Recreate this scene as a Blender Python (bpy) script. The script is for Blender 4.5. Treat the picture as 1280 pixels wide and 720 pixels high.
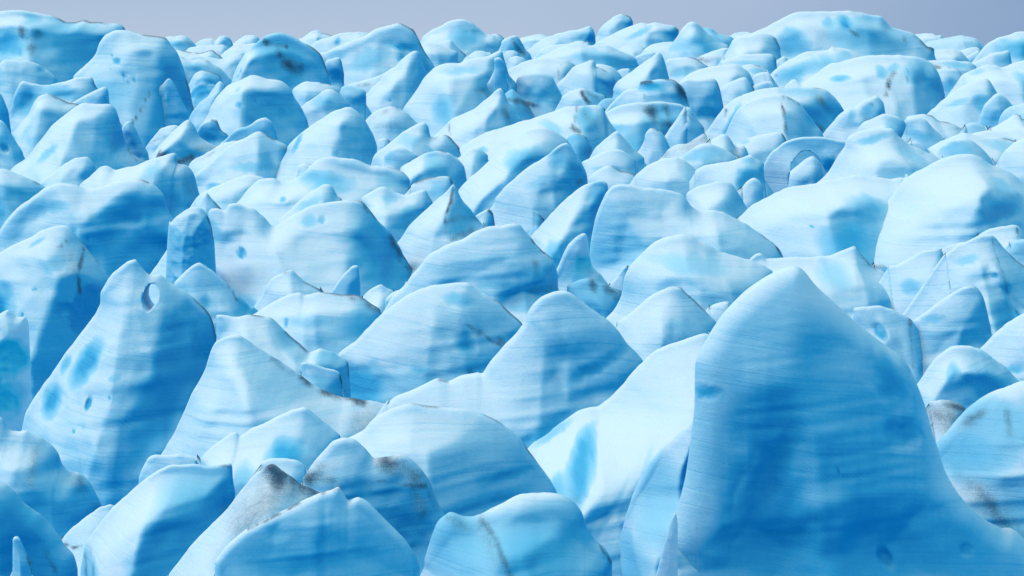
import bpy, math, random
import numpy as np

for o in list(bpy.data.objects):
    bpy.data.objects.remove(o)
scene = bpy.context.scene
COL = scene.collection
R = math.radians

# ------------------------------------------------------------------ camera
F_PX = 3022.0                       # 85 mm lens, in photo pixels (1280 wide)
CAM_Z = 15.0
PITCH = math.atan(290.0 / F_PX)     # looking slightly down over the glacier
cam_data = bpy.data.cameras.new("camera")
cam_data.lens = 36.0 * F_PX / 1280.0
cam_data.sensor_width = 36.0
cam_data.clip_end = 20000
cam = bpy.data.objects.new("camera", cam_data)
cam.location = (0, 0, CAM_Z)
cam.rotation_euler = (math.pi / 2 - PITCH, 0, 0)
COL.objects.link(cam)
scene.camera = cam

# ------------------------------------------------------------------ light
SUN_DIR = np.array((-0.66, 0.06, 0.72)); SUN_DIR /= np.linalg.norm(SUN_DIR)
SUN_EL = math.asin(SUN_DIR[2]); SUN_AZ = math.atan2(SUN_DIR[0], SUN_DIR[1])
world = bpy.data.worlds.new("World")
scene.world = world
world.use_nodes = True
nt = world.node_tree
nt.nodes.clear()
def N(tree, kind, **kw):
    n = tree.nodes.new(kind)
    for k, v in kw.items():
        setattr(n, k, v)
    return n
def L(tree, a, b):
    tree.links.new(a, b)
out = N(nt, 'ShaderNodeOutputWorld')
bg = N(nt, 'ShaderNodeBackground'); bg.inputs[1].default_value = 0.085
sky = N(nt, 'ShaderNodeTexSky', sky_type='NISHITA')
sky.sun_disc = False
sky.sun_elevation = SUN_EL
sky.sun_rotation = SUN_AZ
sky.air_density = 1.0; sky.dust_density = 1.0; sky.ozone_density = 2.0
tc = N(nt, 'ShaderNodeTexCoord')
sep = N(nt, 'ShaderNodeSeparateXYZ'); L(nt, tc.outputs['Generated'], sep.inputs[0])
# a veil of high cloud: paler to the left of the glacier, slate blue to the right, brighter overhead
mr = N(nt, 'ShaderNodeMapRange'); mr.inputs[1].default_value = -0.25; mr.inputs[2].default_value = 0.25
cn = N(nt, 'ShaderNodeTexNoise'); cn.inputs['Scale'].default_value = 3.0; cn.inputs['Detail'].default_value = 4.0
mp = N(nt, 'ShaderNodeMapping'); mp.inputs['Scale'].default_value = (1, 1, 4)
L(nt, tc.outputs['Generated'], mp.inputs[0]); L(nt, mp.outputs[0], cn.inputs['Vector'])
ad = N(nt, 'ShaderNodeMath', operation='MULTIPLY_ADD'); ad.inputs[1].default_value = 0.10; ad.inputs[2].default_value = -0.05
L(nt, cn.outputs[0], ad.inputs[0])
ad2 = N(nt, 'ShaderNodeMath', operation='ADD'); L(nt, sep.outputs[0], ad2.inputs[0]); L(nt, ad.outputs[0], ad2.inputs[1])
L(nt, ad2.outputs[0], mr.inputs[0])
ramp = N(nt, 'ShaderNodeValToRGB')
def stops(rn, lst):
    el = rn.color_ramp.elements
    el[0].position, el[1].position = lst[0][0], lst[-1][0]
    el[0].color, el[1].color = lst[0][1] + (1,), lst[-1][1] + (1,)
    for p_, c_ in lst[1:-1]:
        el.new(p_).color = c_ + (1,)
stops(ramp, [(0.0, (0.50, 0.65, 0.87)), (0.5, (0.505, 0.645, 0.87)), (0.70, (0.465, 0.605, 0.84)), (0.94, (0.265, 0.425, 0.69))])
L(nt, mr.outputs[0], ramp.inputs[0])
up = N(nt, 'ShaderNodeMapRange'); up.inputs[1].default_value = 0.02; up.inputs[2].default_value = 0.6
up.inputs[3].default_value = 0.0; up.inputs[4].default_value = 1.0
L(nt, sep.outputs[2], up.inputs[0])
lowb = N(nt, 'ShaderNodeMapRange'); lowb.inputs[1].default_value = 0.0; lowb.inputs[2].default_value = 0.022
lowb.inputs[3].default_value = 0.75; lowb.inputs[4].default_value = 0.0
L(nt, sep.outputs[2], lowb.inputs[0])
lb = N(nt, 'ShaderNodeMix', data_type='RGBA'); L(nt, lowb.outputs[0], lb.inputs[0]); L(nt, ramp.outputs[0], lb.inputs[6])
ramp2 = N(nt, 'ShaderNodeValToRGB'); L(nt, mr.outputs[0], ramp2.inputs[0])
stops(ramp2, [(0.0, (0.61, 0.75, 0.93)), (0.5, (0.57, 0.70, 0.89)), (0.78, (0.40, 0.55, 0.79)), (0.94, (0.30, 0.45, 0.72))])
L(nt, ramp2.outputs[0], lb.inputs[7])
cm = N(nt, 'ShaderNodeMix', data_type='RGBA'); L(nt, up.outputs[0], cm.inputs[0]); L(nt, lb.outputs[2], cm.inputs[6])
cm.inputs[7].default_value = (0.94, 1.03, 1.08, 1)
cm2 = N(nt, 'ShaderNodeVectorMath', operation='SCALE'); L(nt, cm.outputs[2], cm2.inputs[0]); cm2.inputs['Scale'].default_value = 11.6
mx = N(nt, 'ShaderNodeMix', data_type='RGBA'); mx.inputs[0].default_value = 0.93
L(nt, sky.outputs[0], mx.inputs[6]); L(nt, cm2.outputs[0], mx.inputs[7])
L(nt, mx.outputs[2], bg.inputs[0]); L(nt, bg.outputs[0], out.inputs[0])

sun_data = bpy.data.lights.new("sun", 'SUN')
sun_data.energy = 1.85
sun_data.angle = R(20)
sun_data.color = (1.0, 0.975, 0.94)
sun = bpy.data.objects.new("sun", sun_data)
from mathutils import Vector
sun.rotation_euler = Vector(SUN_DIR).to_track_quat('Z', 'Y').to_euler()
sun.location = (-60, 30, 80)
COL.objects.link(sun)

scene.view_settings.view_transform = 'Standard'
scene.view_settings.look = 'None'
scene.view_settings.exposure = -0.2
scene.view_settings.gamma = 1.0
scene.view_settings.use_curve_mapping = False
scene.render.engine = 'CYCLES'
scene.cycles.max_bounces = 9
scene.cycles.diffuse_bounces = 7
scene.cycles.use_denoising = True

# ------------------------------------------------------------------ ice material
def make_ice(name, deep=(0.001, 0.25, 0.57, 1), mid=(0.035, 0.415, 0.70, 1)):
    m = bpy.data.materials.new(name); m.use_nodes = True
    t = m.node_tree; t.nodes.clear()
    o = N(t, 'ShaderNodeOutputMaterial'); b = N(t, 'ShaderNodeBsdfPrincipled')
    L(t, b.outputs[0], o.inputs[0])
    geo = N(t, 'ShaderNodeNewGeometry')
    def math_(op, a, c, d=None, clamp=False):
        n = N(t, 'ShaderNodeMath', operation=op); n.use_clamp = clamp
        for i, v in enumerate((a, c, d)):
            if v is None: continue
            if isinstance(v, (int, float)): n.inputs[i].default_value = v
            else: L(t, v, n.inputs[i])
        return n.outputs[0]
    def noise(scale, vec, detail=3.0, rough=0.55, dist=0.0):
        n = N(t, 'ShaderNodeTexNoise'); n.inputs['Scale'].default_value = scale
        n.inputs['Detail'].default_value = detail; n.inputs['Roughness'].default_value = rough
        n.inputs['Distortion'].default_value = dist
        L(t, vec, n.inputs['Vector']); return n.outputs[0]
    def ramp_(x, a, c):
        n = N(t, 'ShaderNodeMapRange', interpolation_type='SMOOTHSTEP')
        n.inputs[1].default_value = a; n.inputs[2].default_value = c
        L(t, x, n.inputs[0]); return n.outputs[0]
    # the grain of the ice coarsens with the size of the block ('detail' is set on every object)
    det = N(t, 'ShaderNodeAttribute', attribute_name='detail'); det.attribute_type = 'OBJECT'
    psc = N(t, 'ShaderNodeVectorMath', operation='SCALE'); L(t, geo.outputs['Position'], psc.inputs[0]); L(t, det.outputs['Fac'], psc.inputs['Scale'])
    pos = psc.outputs[0]
    oi = N(t, 'ShaderNodeObjectInfo')
    warp = noise(0.22, pos, 1.0, 0.4)
    cw = N(t, 'ShaderNodeCombineXYZ'); L(t, math_('MULTIPLY', warp, 0.9), cw.inputs[2])
    pw = N(t, 'ShaderNodeVectorMath', operation='ADD'); L(t, pos, pw.inputs[0]); L(t, cw.outputs[0], pw.inputs[1])
    rot = N(t, 'ShaderNodeCombineXYZ'); L(t, math_('MULTIPLY_ADD', oi.outputs['Random'], 0.20, -0.13), rot.inputs[1])
    vr = N(t, 'ShaderNodeMapping'); L(t, pw.outputs[0], vr.inputs[0]); L(t, rot.outputs[0], vr.inputs['Rotation'])
    mpn = N(t, 'ShaderNodeMapping'); mpn.inputs['Scale'].default_value = (0.34, 0.6, 9.0)
    L(t, vr.outputs[0], mpn.inputs[0])
    lay1 = noise(1.0, mpn.outputs[0], 6.0, 0.68)          # thin sub-horizontal ice layers
    mpn2 = N(t, 'ShaderNodeMapping'); mpn2.inputs['Scale'].default_value = (0.14, 0.3, 2.4)
    L(t, vr.outputs[0], mpn2.inputs[0])
    layers = math_('MULTIPLY_ADD', lay1, 0.55, math_('MULTIPLY', noise(1.0, mpn2.outputs[0], 6.0, 0.65), 0.45))
    mp3 = N(t, 'ShaderNodeMapping'); mp3.inputs['Scale'].default_value = (0.5, 0.8, 1.6)
    L(t, pos, mp3.inputs[0])
    broad = noise(0.55, mp3.outputs[0], 4.0, 0.55, 0.4)
    fine = noise(7.5, pos, 5.0, 0.72)
    grit = noise(26.0, pos, 3.0, 0.8)
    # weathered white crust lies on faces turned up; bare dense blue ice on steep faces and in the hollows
    # (light painted in: faces toward the sun paler, faces away from it bluer)
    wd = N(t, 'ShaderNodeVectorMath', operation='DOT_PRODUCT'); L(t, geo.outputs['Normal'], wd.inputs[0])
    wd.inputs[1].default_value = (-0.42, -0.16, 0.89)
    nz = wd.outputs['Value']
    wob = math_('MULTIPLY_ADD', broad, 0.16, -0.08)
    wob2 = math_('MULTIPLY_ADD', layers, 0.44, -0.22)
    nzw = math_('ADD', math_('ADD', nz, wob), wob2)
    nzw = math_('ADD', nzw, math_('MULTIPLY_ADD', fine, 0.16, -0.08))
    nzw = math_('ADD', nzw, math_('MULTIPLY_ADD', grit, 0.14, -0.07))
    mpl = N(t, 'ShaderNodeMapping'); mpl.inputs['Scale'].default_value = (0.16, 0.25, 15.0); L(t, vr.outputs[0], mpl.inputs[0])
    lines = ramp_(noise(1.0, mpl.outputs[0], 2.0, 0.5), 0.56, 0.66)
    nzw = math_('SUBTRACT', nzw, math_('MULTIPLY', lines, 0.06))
    crust_and_light = ramp_(nzw, -0.32, 1.0)
    at_b = N(t, 'ShaderNodeAttribute', attribute_name='blue_ice')
    at_d = N(t, 'ShaderNodeAttribute', attribute_name='dirt')
    ab = math_('MULTIPLY', at_b.outputs['Fac'], math_('MULTIPLY_ADD', layers, 0.5, 0.62), clamp=True)
    crust_and_light = math_('MAXIMUM', crust_and_light, math_('MULTIPLY', at_b.outputs['Fac'], math_('MULTIPLY_ADD', layers, -0.6, math_('MULTIPLY_ADD', fine, -0.3, -0.55))))
    crust_and_light = math_('MULTIPLY', crust_and_light, math_('SUBTRACT', 1.0, ab, clamp=True))
    cr = N(t, 'ShaderNodeValToRGB'); L(t, crust_and_light, cr.inputs[0])
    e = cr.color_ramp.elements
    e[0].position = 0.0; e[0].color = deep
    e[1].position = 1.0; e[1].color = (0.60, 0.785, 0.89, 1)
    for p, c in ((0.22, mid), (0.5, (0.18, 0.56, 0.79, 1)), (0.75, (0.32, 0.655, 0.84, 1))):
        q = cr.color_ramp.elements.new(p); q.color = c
    # rock dust: specks gathered where the dirt lies
    speck = noise(80.0, pos, 2.0, 0.7)
    dv = math_('MULTIPLY_ADD', at_d.outputs['Fac'], 1.25, math_('MULTIPLY_ADD', fine, 0.6, math_('MULTIPLY_ADD', speck, 1.2, -0.98)))
    dd = math_('MULTIPLY', math_('MULTIPLY', ramp_(dv, 0.0, 1.0), ramp_(at_d.outputs['Fac'], 0.0, 0.35)), 0.93)
    dm = N(t, 'ShaderNodeMix', data_type='RGBA'); L(t, dd, dm.inputs[0])
    L(t, cr.outputs[0], dm.inputs[6]); dm.inputs[7].default_value = (0.016, 0.058, 0.115, 1)
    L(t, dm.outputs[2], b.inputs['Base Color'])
    b.inputs['Roughness'].default_value = 0.42
    b.inputs['IOR'].default_value = 1.31
    # light seeps a little way into the ice
    b.subsurface_method = 'RANDOM_WALK'
    L(t, math_('MULTIPLY_ADD', dd, -0.25, 0.25, clamp=True), b.inputs['Subsurface Weight'])
    b.inputs['Subsurface Radius'].default_value = (0.08, 0.5, 1.0)
    L(t, math_('DIVIDE', 0.22, math_('MAXIMUM', det.outputs['Fac'], 0.01)), b.inputs['Subsurface Scale'])
    L(t, math_('MULTIPLY_ADD', crust_and_light, 0.25, 0.35), b.inputs['Roughness'])
    b.inputs['Specular IOR Level'].default_value = 0.22
    bp = N(t, 'ShaderNodeBump'); bp.inputs['Strength'].default_value = 0.5; bp.inputs['Distance'].default_value = 0.10
    h1 = math_('MULTIPLY_ADD', lines, -0.07, math_('MULTIPLY', layers, 0.5))
    h2 = math_('MULTIPLY_ADD', fine, 0.26, h1)
    h3 = math_('MULTIPLY_ADD', grit, 0.18, h2)
    L(t, h3, bp.inputs['Height']); L(t, math_('DIVIDE', 0.10, math_('MAXIMUM', det.outputs['Fac'], 0.01)), bp.inputs['Distance'])
    L(t, bp.outputs[0], b.inputs['Normal'])
    return m
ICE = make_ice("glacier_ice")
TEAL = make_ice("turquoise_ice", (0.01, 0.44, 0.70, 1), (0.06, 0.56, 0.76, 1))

# ------------------------------------------------------------------ helpers
def vnoise(x, y, z, seed=0):
    """value noise on numpy arrays, -1..1"""
    xi = np.floor(x).astype(np.int64); yi = np.floor(y).astype(np.int64); zi = np.floor(z).astype(np.int64)
    fx = x - xi; fy = y - yi; fz = z - zi
    fx = fx * fx * fx * (fx * (fx * 6 - 15) + 10); fy = fy * fy * fy * (fy * (fy * 6 - 15) + 10); fz = fz * fz * fz * (fz * (fz * 6 - 15) + 10)
    def h(a, b, c):
        n = (a * 374761393 + b * 668265263 + c * 2147483647 + seed * 1274126177) & 0xffffffff
        n = ((n ^ (n >> 13)) * 1274126177) & 0xffffffff
        n = ((n ^ (n >> 16)) * 2246822519) & 0xffffffff
        return ((n ^ (n >> 15)) & 0xffff) / 32767.5 - 1.0
    r = 0
    for dx in (0, 1):
        wx = fx if dx else 1 - fx
        for dy in (0, 1):
            wy = fy if dy else 1 - fy
            for dz in (0, 1):
                wz = fz if dz else 1 - fz
                r = r + h(xi + dx, yi + dy, zi + dz) * wx * wy * wz
    return r
def fbm(x, y, z, seed=0, oct=3):
    a, s, r = 1.0, 1.0, 0
    for k in range(oct):
        r = r + a * vnoise(x * s, y * s, z * s, seed + 17 * k); a *= 0.5; s *= 2.03
    return r
CP, SP = math.cos(PITCH), math.sin(PITCH)
def on_plane(px, py, D):
    """world X, Z where the sight line through photo pixel (px, py) meets the upright plane Y = D"""
    u = (px - 640.0) / F_PX; v = (360.0 - py) / F_PX
    dy = CP + v * SP; dz = -SP + v * CP
    return D * u / dy, CAM_Z + D * dz / dy
def dist_of(ye): return 38.5 * (650.0 / (ye + 50.0)) ** 1.3
def ground_px(ye): return ye * 1.6 + 22.0
def catmull(P, step):
    P = np.array(P, float)
    Q = np.vstack([2 * P[0] - P[1], P, 2 * P[-1] - P[-2]])
    outp = []
    for i in range(1, len(Q) - 2):
        p0, p1, p2, p3 = Q[i - 1], Q[i], Q[i + 1], Q[i + 2]
        n = max(2, int(np.hypot(*(p2 - p1)) / step))
        tt = np.linspace(0, 1, n, endpoint=False)[:, None]
        # tension 0.7 catmull-rom keeps corners fairly crisp
        m1 = (p2 - p0) * 0.36; m2 = (p3 - p1) * 0.36
        t2, t3 = tt * tt, tt ** 3
        outp.append((2 * t3 - 3 * t2 + 1) * p1 + (t3 - 2 * t2 + tt) * m1 + (-2 * t3 + 3 * t2) * p2 + (t3 - t2) * m2)
    outp.append(P[-1:])
    return np.vstack(outp)
def parse(s): return [tuple(float(v) for v in p.split(',')) for p in s.split()]
TILES = dict(A=(0, 0, .1875), B=(200, 0, .1875), C=(400, 0, .1875), D=(600, 0, .1875), E=(820, 0, .1875), F=(1040, 0, .1875),
             G=(0, 100, .25), H=(240, 100, .25), I=(480, 100, .25), J=(720, 100, .25), K=(960, 100, .25),
             L=(0, 240, .25), M=(240, 240, .25), N=(480, 240, .25), O=(720, 240, .25), P=(960, 240, .25),
             Q=(0, 380, .25), R=(240, 380, .25), S=(480, 380, .25), U=(960, 380, .25),
             V=(0, 540, .25), W=(240, 540, .25), X=(480, 540, .25), Z=(960, 540, .25), px=(0, 0, 1.0))
COUNT = 0
GROUP = 'seracs crowding the glacier'
LAST = None
def S(tile, ye, outline, label, name='ice_serac', cat='serac', l=0.62, rg=(), bl=(), dt=(), pt=(), R_=None, sm=.5, part=False, hole=None, plabel=None, pits=None, nz=1.0, bb=-0.16, mat=None, fl=0.7, cs=1.0, fk=1.0):
    """one serac: the crest line runs left foot - summit - right foot; l = how far each face leans back;
    rg = spurs that stand out of the front; bl = hollows of bare blue ice; dt = strips of rock dust; pt = small melt pits"""
    global COUNT, LAST
    COUNT += 1
    rnd = np.random.RandomState(COUNT * 7 + 3)
    ox, oy, s = TILES[tile]
    cv = lambda q: [(ox + p[0] * s, oy + p[1] * s) + tuple(v * s for v in p[2:]) for p in q]
    pts = cv(parse(outline))
    D = dist_of(ye); m = D / F_PX                # metres per photo pixel at this distance
    yb = ground_px(ye)
    # feet run on down to the ground, spreading a little
    a, z = pts[0], pts[-1]
    if a[1] < yb - 3: pts = [(a[0] - fl * (yb - a[1]), yb)] + pts
    if z[1] < yb - 3: pts = pts + [(z[0] + fl * (yb - z[1]), yb)]
    yb = max(yb, max(p[1] for p in pts)) + 2
    xs = [p[0] for p in pts]
    for i in range(1, len(xs)): xs[i] = max(xs[i], xs[i - 1] + 0.12)
    pts = [(x, p[1]) for x, p in zip(xs, pts)]
    W = xs[-1] - xs[0]; H = yb - min(p[1] for p in pts)
    size = min(W, H * 1.5)
    step = min(3.2, max(1.1, size / 55.0))
    C = catmull(pts, step)
    C[:, 0] = np.maximum.accumulate(C[:, 0] + np.arange(len(C)) * 1e-4)
    nu = len(C)
    # small wobble of the crest
    amp = nz * min(1.3, 0.015 * size)
    arc = np.concatenate([[0], np.cumsum(np.hypot(np.diff(C[:, 0]), np.diff(C[:, 1])))])
    C[:, 1] += amp * fbm(arc / 16.0, arc * 0 + COUNT * 3.1, arc * 0, COUNT, 3) * 0.8
    C[:, 1] = np.minimum(C[:, 1], yb - 0.5)
    nv = int(max(14, min(150, H / (step * 1.15))))
    tv = np.linspace(0, 1, nv); tv = 0.55 * tv + 0.45 * tv ** 2
    X = np.repeat(C[:, :1], nv, 1); T = np.repeat(C[:, 1:2], nv, 1)
    Y = T + (yb - T) * tv[None, :]
    # distance to the crest line
    st = max(1, nu // 260)
    Cs = C[::st] if (nu - 1) % st == 0 else np.vstack([C[::st], C[-1:]])
    d = np.full(X.shape, 1e9)
    for i in range(len(Cs) - 1):
        p, q = Cs[i], Cs[i + 1]; e = q - p; L2 = max(e @ e, 1e-9)
        tt = np.clip(((X - p[0]) * e[0] + (Y - p[1]) * e[1]) / L2, 0, 1)
        d = np.minimum(d, np.hypot(X - p[0] - tt * e[0], Y - p[1] - tt * e[1]))
    kk = max(1, int(nu * 0.05)); ker = np.hanning(2 * kk + 3)[1:-1]; ker /= ker.sum()
    Tsm = np.convolve(np.pad(C[:, 1], kk, mode='edge'), ker, 'valid')[:nu]
    h = np.maximum(Y - np.maximum(T, Tsm[:, None]), 0)
    Rr = (R_ if R_ is not None else max(1.0, 0.020 * size))
    rim = Rr * np.sqrt(np.clip(1 - (1 - np.clip(d / Rr, 0, 1)) ** 2, 0, 1))
    k = np.clip(d / max(Rr * 5, 0.11 * size), 0, 1); k = k * k * (3 - 2 * k)
    l = l * 1.25
    k2 = max(2, int(nu * 0.10)); ker2 = np.hanning(2 * k2 + 3)[1:-1]; ker2 /= ker2.sum()
    T2 = np.convolve(np.pad(C[:, 1], k2, mode='edge'), ker2, 'valid')[:nu]
    h2 = np.maximum(Y - np.minimum(T2, T2.min() + H * 0.8)[:, None], 0)
    Fd = l * (0.22 * d + 0.78 * np.minimum(0.5 * h + 0.5 * h2, d * 1.05))
    # facets: a crest of its own runs down the front from the summit and parts a left face from a right face
    ipk = int(np.argmin(C[:, 1])); pk = C[ipk]
    creases = []
    for line in rg:
        q = np.array(cv(parse(line)))
        if len(q) > 1 and np.all(np.diff(q[:, 1]) > 0.3): creases.append(q[:, :2])
    if rg and not creases: cs = 0.0
    if not creases and cs and not part and size > 14:
        dr = rnd.uniform(-0.05, 0.45); creases.append(np.array([pk, pk + (dr * 0.3 * H, 0.3 * H), pk + (dr * 0.5 * H + 0.1 * W, H)]))
        cs = cs * rnd.uniform(0.45, 0.8)
    below = np.minimum.accumulate(C[:, 1]); above = np.minimum.accumulate(C[::-1, 1])[::-1]
    ys = Y.ravel()
    xl = np.interp(-ys, -below[:ipk + 1], C[:ipk + 1, 0]) if ipk > 0 else np.full(ys.shape, xs[0])
    xr = np.interp(ys, above[ipk:], C[ipk:, 0]) if ipk < nu - 1 else np.full(ys.shape, xs[-1])
    xl = xl.reshape(X.shape); xr = xr.reshape(X.shape)
    for n_, q in enumerate(creases[:2]):
        q = np.vstack([q, q[-1] + (q[-1] - q[-2]) * 3.0])
        xc = np.interp(ys, q[:, 1], q[:, 0]).reshape(X.shape)
        jit = 0.02 * size * fbm(X * 0 + COUNT, Y / (0.25 * size), X * 0 + n_, COUNT + 3, 3)
        xc = np.clip(xc + jit, xl + 1e-3, xr - 1e-3)
        A_ = cs * (0.6 if n_ else 1.0) * np.minimum(np.maximum(xr - xc, 0), 0.30 * W)
        tent = np.where(X < xc, A_ * np.clip((X - xl) / np.maximum(xc - xl, 1e-3), 0, 1), A_ * np.clip((xr - X) / np.maximum(xr - xc, 1e-3), 0, 1))
        top_ = np.clip((Y - q[0, 1]) / (0.16 * H), 0, 1); top_ = top_ * top_ * (3 - 2 * top_)
        Fd = Fd + tent * top_ * np.clip(d / (0.07 * size), 0, 1)
    # broken faces: the bulge is cut back to a handful of flat planes that meet in edges
    if fk > 0 and size > 9:
        ok = (d > 0.07 * size) & (Y < T + 0.95 * (yb - T)) & (h < 1.6 * W)
        if ok.sum() > 60:
            px_, py_, pf_ = X[ok], Y[ok], Fd[ok]
            K = int(rnd.randint(9, 15)); env = np.full(X.shape, 1e9); rad = 0.11 * size + 2
            for i_ in rnd.choice(len(px_), K, replace=False):
                w_ = np.exp(-((px_ - px_[i_]) ** 2 + (py_ - py_[i_]) ** 2) / (2 * rad * rad))
                M_ = np.stack([np.ones_like(px_), px_ - px_[i_], py_ - py_[i_]], 1)
                Aw = M_ * w_[:, None]
                c_ = np.linalg.solve(Aw.T @ M_ + np.eye(3) * 1e-6, Aw.T @ pf_)
                env = np.minimum(env, c_[0] + c_[1] * (X - px_[i_]) + c_[2] * (Y - py_[i_]) + rnd.uniform(0, 0.02) * size)
            env = np.clip(env, 0.55 * Fd, 1.35 * Fd + 0.03 * size)
            mk = fk * np.clip(d / (0.10 * size), 0, 1)
            Fd = Fd + (env - Fd) * mk
    # soften creases
    for _ in range(int(sm * 2)):
        P_ = np.pad(Fd, 1, mode='edge')
        Fd = 0.4 * Fd + 0.15 * (P_[2:, 1:-1] + P_[:-2, 1:-1] + P_[1:-1, 2:] + P_[1:-1, :-2])
    sc = max(10.0, size * 0.30)
    big = fbm(X / sc, Y / sc * 1.2, X * 0 + COUNT * 5.3, COUNT, 3)
    Fd = Fd + nz * 0.020 * size * big * k
    # chiselled ribs and shallow scoops with sharp lips, slanting across the faces
    sl = rnd.uniform(-0.9, -0.2)
    ua = (X * 1.0 + Y * sl) / (sc * 1.0); ub = (Y - X * sl * 0.5) / (sc * 1.9)
    rr_ = vnoise(ua, ub, X * 0 + COUNT * 2.7, COUNT + 31) + 0.35 * vnoise(ua * 2.3, ub * 2.3, X * 0 + COUNT, COUNT + 77)
    Fd = Fd + nz * 0.035 * size * (0.32 - np.abs(rr_)) * k
    r2 = vnoise(ua * 3.1 + 5, ub * 2.2, X * 0 + COUNT * 1.3, COUNT + 91)
    Fd = Fd + nz * 0.012 * size * (0.3 - np.abs(r2)) * k
    # scalloped, faintly ledged surface
    ln = vnoise(X / (sc * 1.6), Y / 7.0 + 0.12 * X / 7.0, X * 0 + COUNT, COUNT + 5)
    Fd = Fd + nz * 0.004 * size * ln * k
    blue = np.full(X.shape, bb); dirt = np.zeros(X.shape)
    wx = 3.0 * fbm(X / 9.0, Y / 9.0, X * 0 + 1.7, COUNT + 40, 3); wy = 3.0 * fbm(X / 9.0, Y / 9.0, X * 0 + 9.7, COUNT + 41, 3)
    def bump(e, warp, soft=True):
        x0, y0, rx, ry = e[:4]; an = R(e[4]) if len(e) > 4 else 0; st_ = e[5] if len(e) > 5 else 0.9
        a0 = min(rx, ry); f0 = max(5.0, 0.9 * a0); ww = 0.16 * a0 * warp
        dx = X + ww * fbm(X / f0, Y / f0, X * 0 + 1.7 + x0, COUNT + 40, 2) - x0; dy = Y + ww * fbm(X / f0, Y / f0, X * 0 + 9.7 + y0, COUNT + 41, 2) - y0
        a1 = dx * math.cos(an) + dy * math.sin(an); b1 = -dx * math.sin(an) + dy * math.cos(an)
        r = np.sqrt((a1 / rx) ** 2 + (b1 / ry) ** 2)
        return st_, np.clip((1.7 - r) / 1.45, 0, 1) if soft else np.clip((1.15 - r) * 2.2, 0, 1)
    def cve(q):
        e = [ox + q[0] * s, oy + q[1] * s, q[2] * s, q[3] * s] + list(q[4:])
        return e
    for q in bl:
        e = cve(parse(q)[0]); st_, g = bump(e, 1.6); st_ = st_ * (0.85 if st_ < 0.93 else 1); g = g * g * (3 - 2 * g)
        blue = blue + (np.maximum(blue, st_) - blue) * g; Fd = Fd - np.minimum(0.40 * min(e[2], e[3], 60) * g * min(1, st_), 0.55 * np.maximum(Fd, 0))
    plist = [cve(parse(q)[0]) for q in pt]
    if pits is None and size > 45 and not part: pits = int(rnd.randint(0, 4))
    for _ in range(pits or 0):
        iu = rnd.randint(int(nu * .25), int(nu * .75)); yy = C[iu, 1] + (0.12 + 0.5 * rnd.rand()) * min(H, W * .7)
        r0 = (0.006 + 0.009 * rnd.rand()) * size; plist.append([C[iu, 0], yy, r0 * 1.3, r0, rnd.randint(-50, 50), 0.8])
    for e in plist:
        if len(e) < 6: e = list(e[:4]) + [e[4] if len(e) > 4 else 0, 0.9]
        st_, g = bump(e, 0.5, False)
        blue = blue + (np.maximum(blue, st_) - blue) * g * k; Fd = Fd - 0.8 * min(e[2], e[3]) * g * k
    for q in dt:
        q = q.split(' ', 1); w0, st_ = [float(v) for v in q[0].split(',')]; st_ *= 0.85 if w0 * s > 4 else 0.8; w0 = max(w0 * s * (1.25 if w0 * s > 4 else 0.95), 1.15 * step)
        line = cv(parse(q[1])); g = np.zeros(X.shape)
        if len(line) == 1: line = line * 2
        for i in range(len(line) - 1):
            p, r2 = np.array(line[i]), np.array(line[i + 1]); e = r2 - p; L2 = max(e @ e, 1e-9)
            tt = np.clip(((X - p[0]) * e[0] + (Y - p[1]) * e[1]) / L2, 0, 1)
            dd = np.hypot(X + wx * .5 * min(1, w0 / 8) - p[0] - tt * e[0], Y + wy * .5 * min(1, w0 / 8) - p[1] - tt * e[1])
            g = np.maximum(g, np.clip(1 - dd / w0, 0, 1))
        dirt = np.maximum(dirt, st_ * g * np.clip(0.85 + 0.6 * fbm(X / max(7, 1.6 * w0), Y / max(7, 1.6 * w0), X * 0, COUNT + 60, 2), 0.35, 1.1))
    if rnd.rand() < 0.6 and size > 12 and bb > -0.45 and not part:
        dn = fbm(X / (0.16 * size), Y / (0.16 * size), X * 0 + COUNT * 3.3, COUNT + 51, 3)
        cw_ = min(3.6, max(1.5, 0.020 * size))
        dirt = np.maximum(dirt, 0.72 * np.clip(1 - d / cw_, 0, 1) * np.clip((dn + 0.05) * 2.2, 0, 1) * np.clip((X - pk[0]) / (0.08 * size) + 0.5, 0, 1))
    front = np.maximum(Fd, 0) * np.clip(d / 1.0, 0, 1) + rim
    back = rim + 0.5 * l * (0.5 * d + 0.5 * np.minimum(h, 2.5 * d)) + 0.05 * size * (0.6 + 0.6 * fbm(X / sc, Y / sc, X * 0 - COUNT, COUNT + 9, 2)) * k
    # metres
    GX, GZ = on_plane(X, Y, D)
    bx, bz = on_plane(np.array(0.5 * (xs[0] + xs[-1])), np.array(yb), D)
    org = np.array((float(bx), D, float(bz)))
    vf = np.stack([GX, D - front * m, GZ], -1).reshape(-1, 3) - org
    vb = np.stack([GX, D + back * m, GZ], -1)[:, 1:].reshape(-1, 3) - org
    nf = nu * nv
    idf = np.arange(nf).reshape(nu, nv)
    idb = np.concatenate([idf[:, :1], nf + np.arange(nu * (nv - 1)).reshape(nu, nv - 1)], 1)
    q1 = np.stack([idf[:-1, :-1], idf[:-1, 1:], idf[1:, 1:], idf[1:, :-1]], -1).reshape(-1, 4)
    q2 = np.stack([idb[:-1, :-1], idb[1:, :-1], idb[1:, 1:], idb[:-1, 1:]], -1).reshape(-1, 4)
    qb = np.stack([idf[:-1, -1], idb[:-1, -1], idb[1:, -1], idf[1:, -1]], -1)          # underside
    qs1 = np.stack([idf[0, :-1], idb[0, :-1], idb[0, 1:], idf[0, 1:]], -1)
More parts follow.
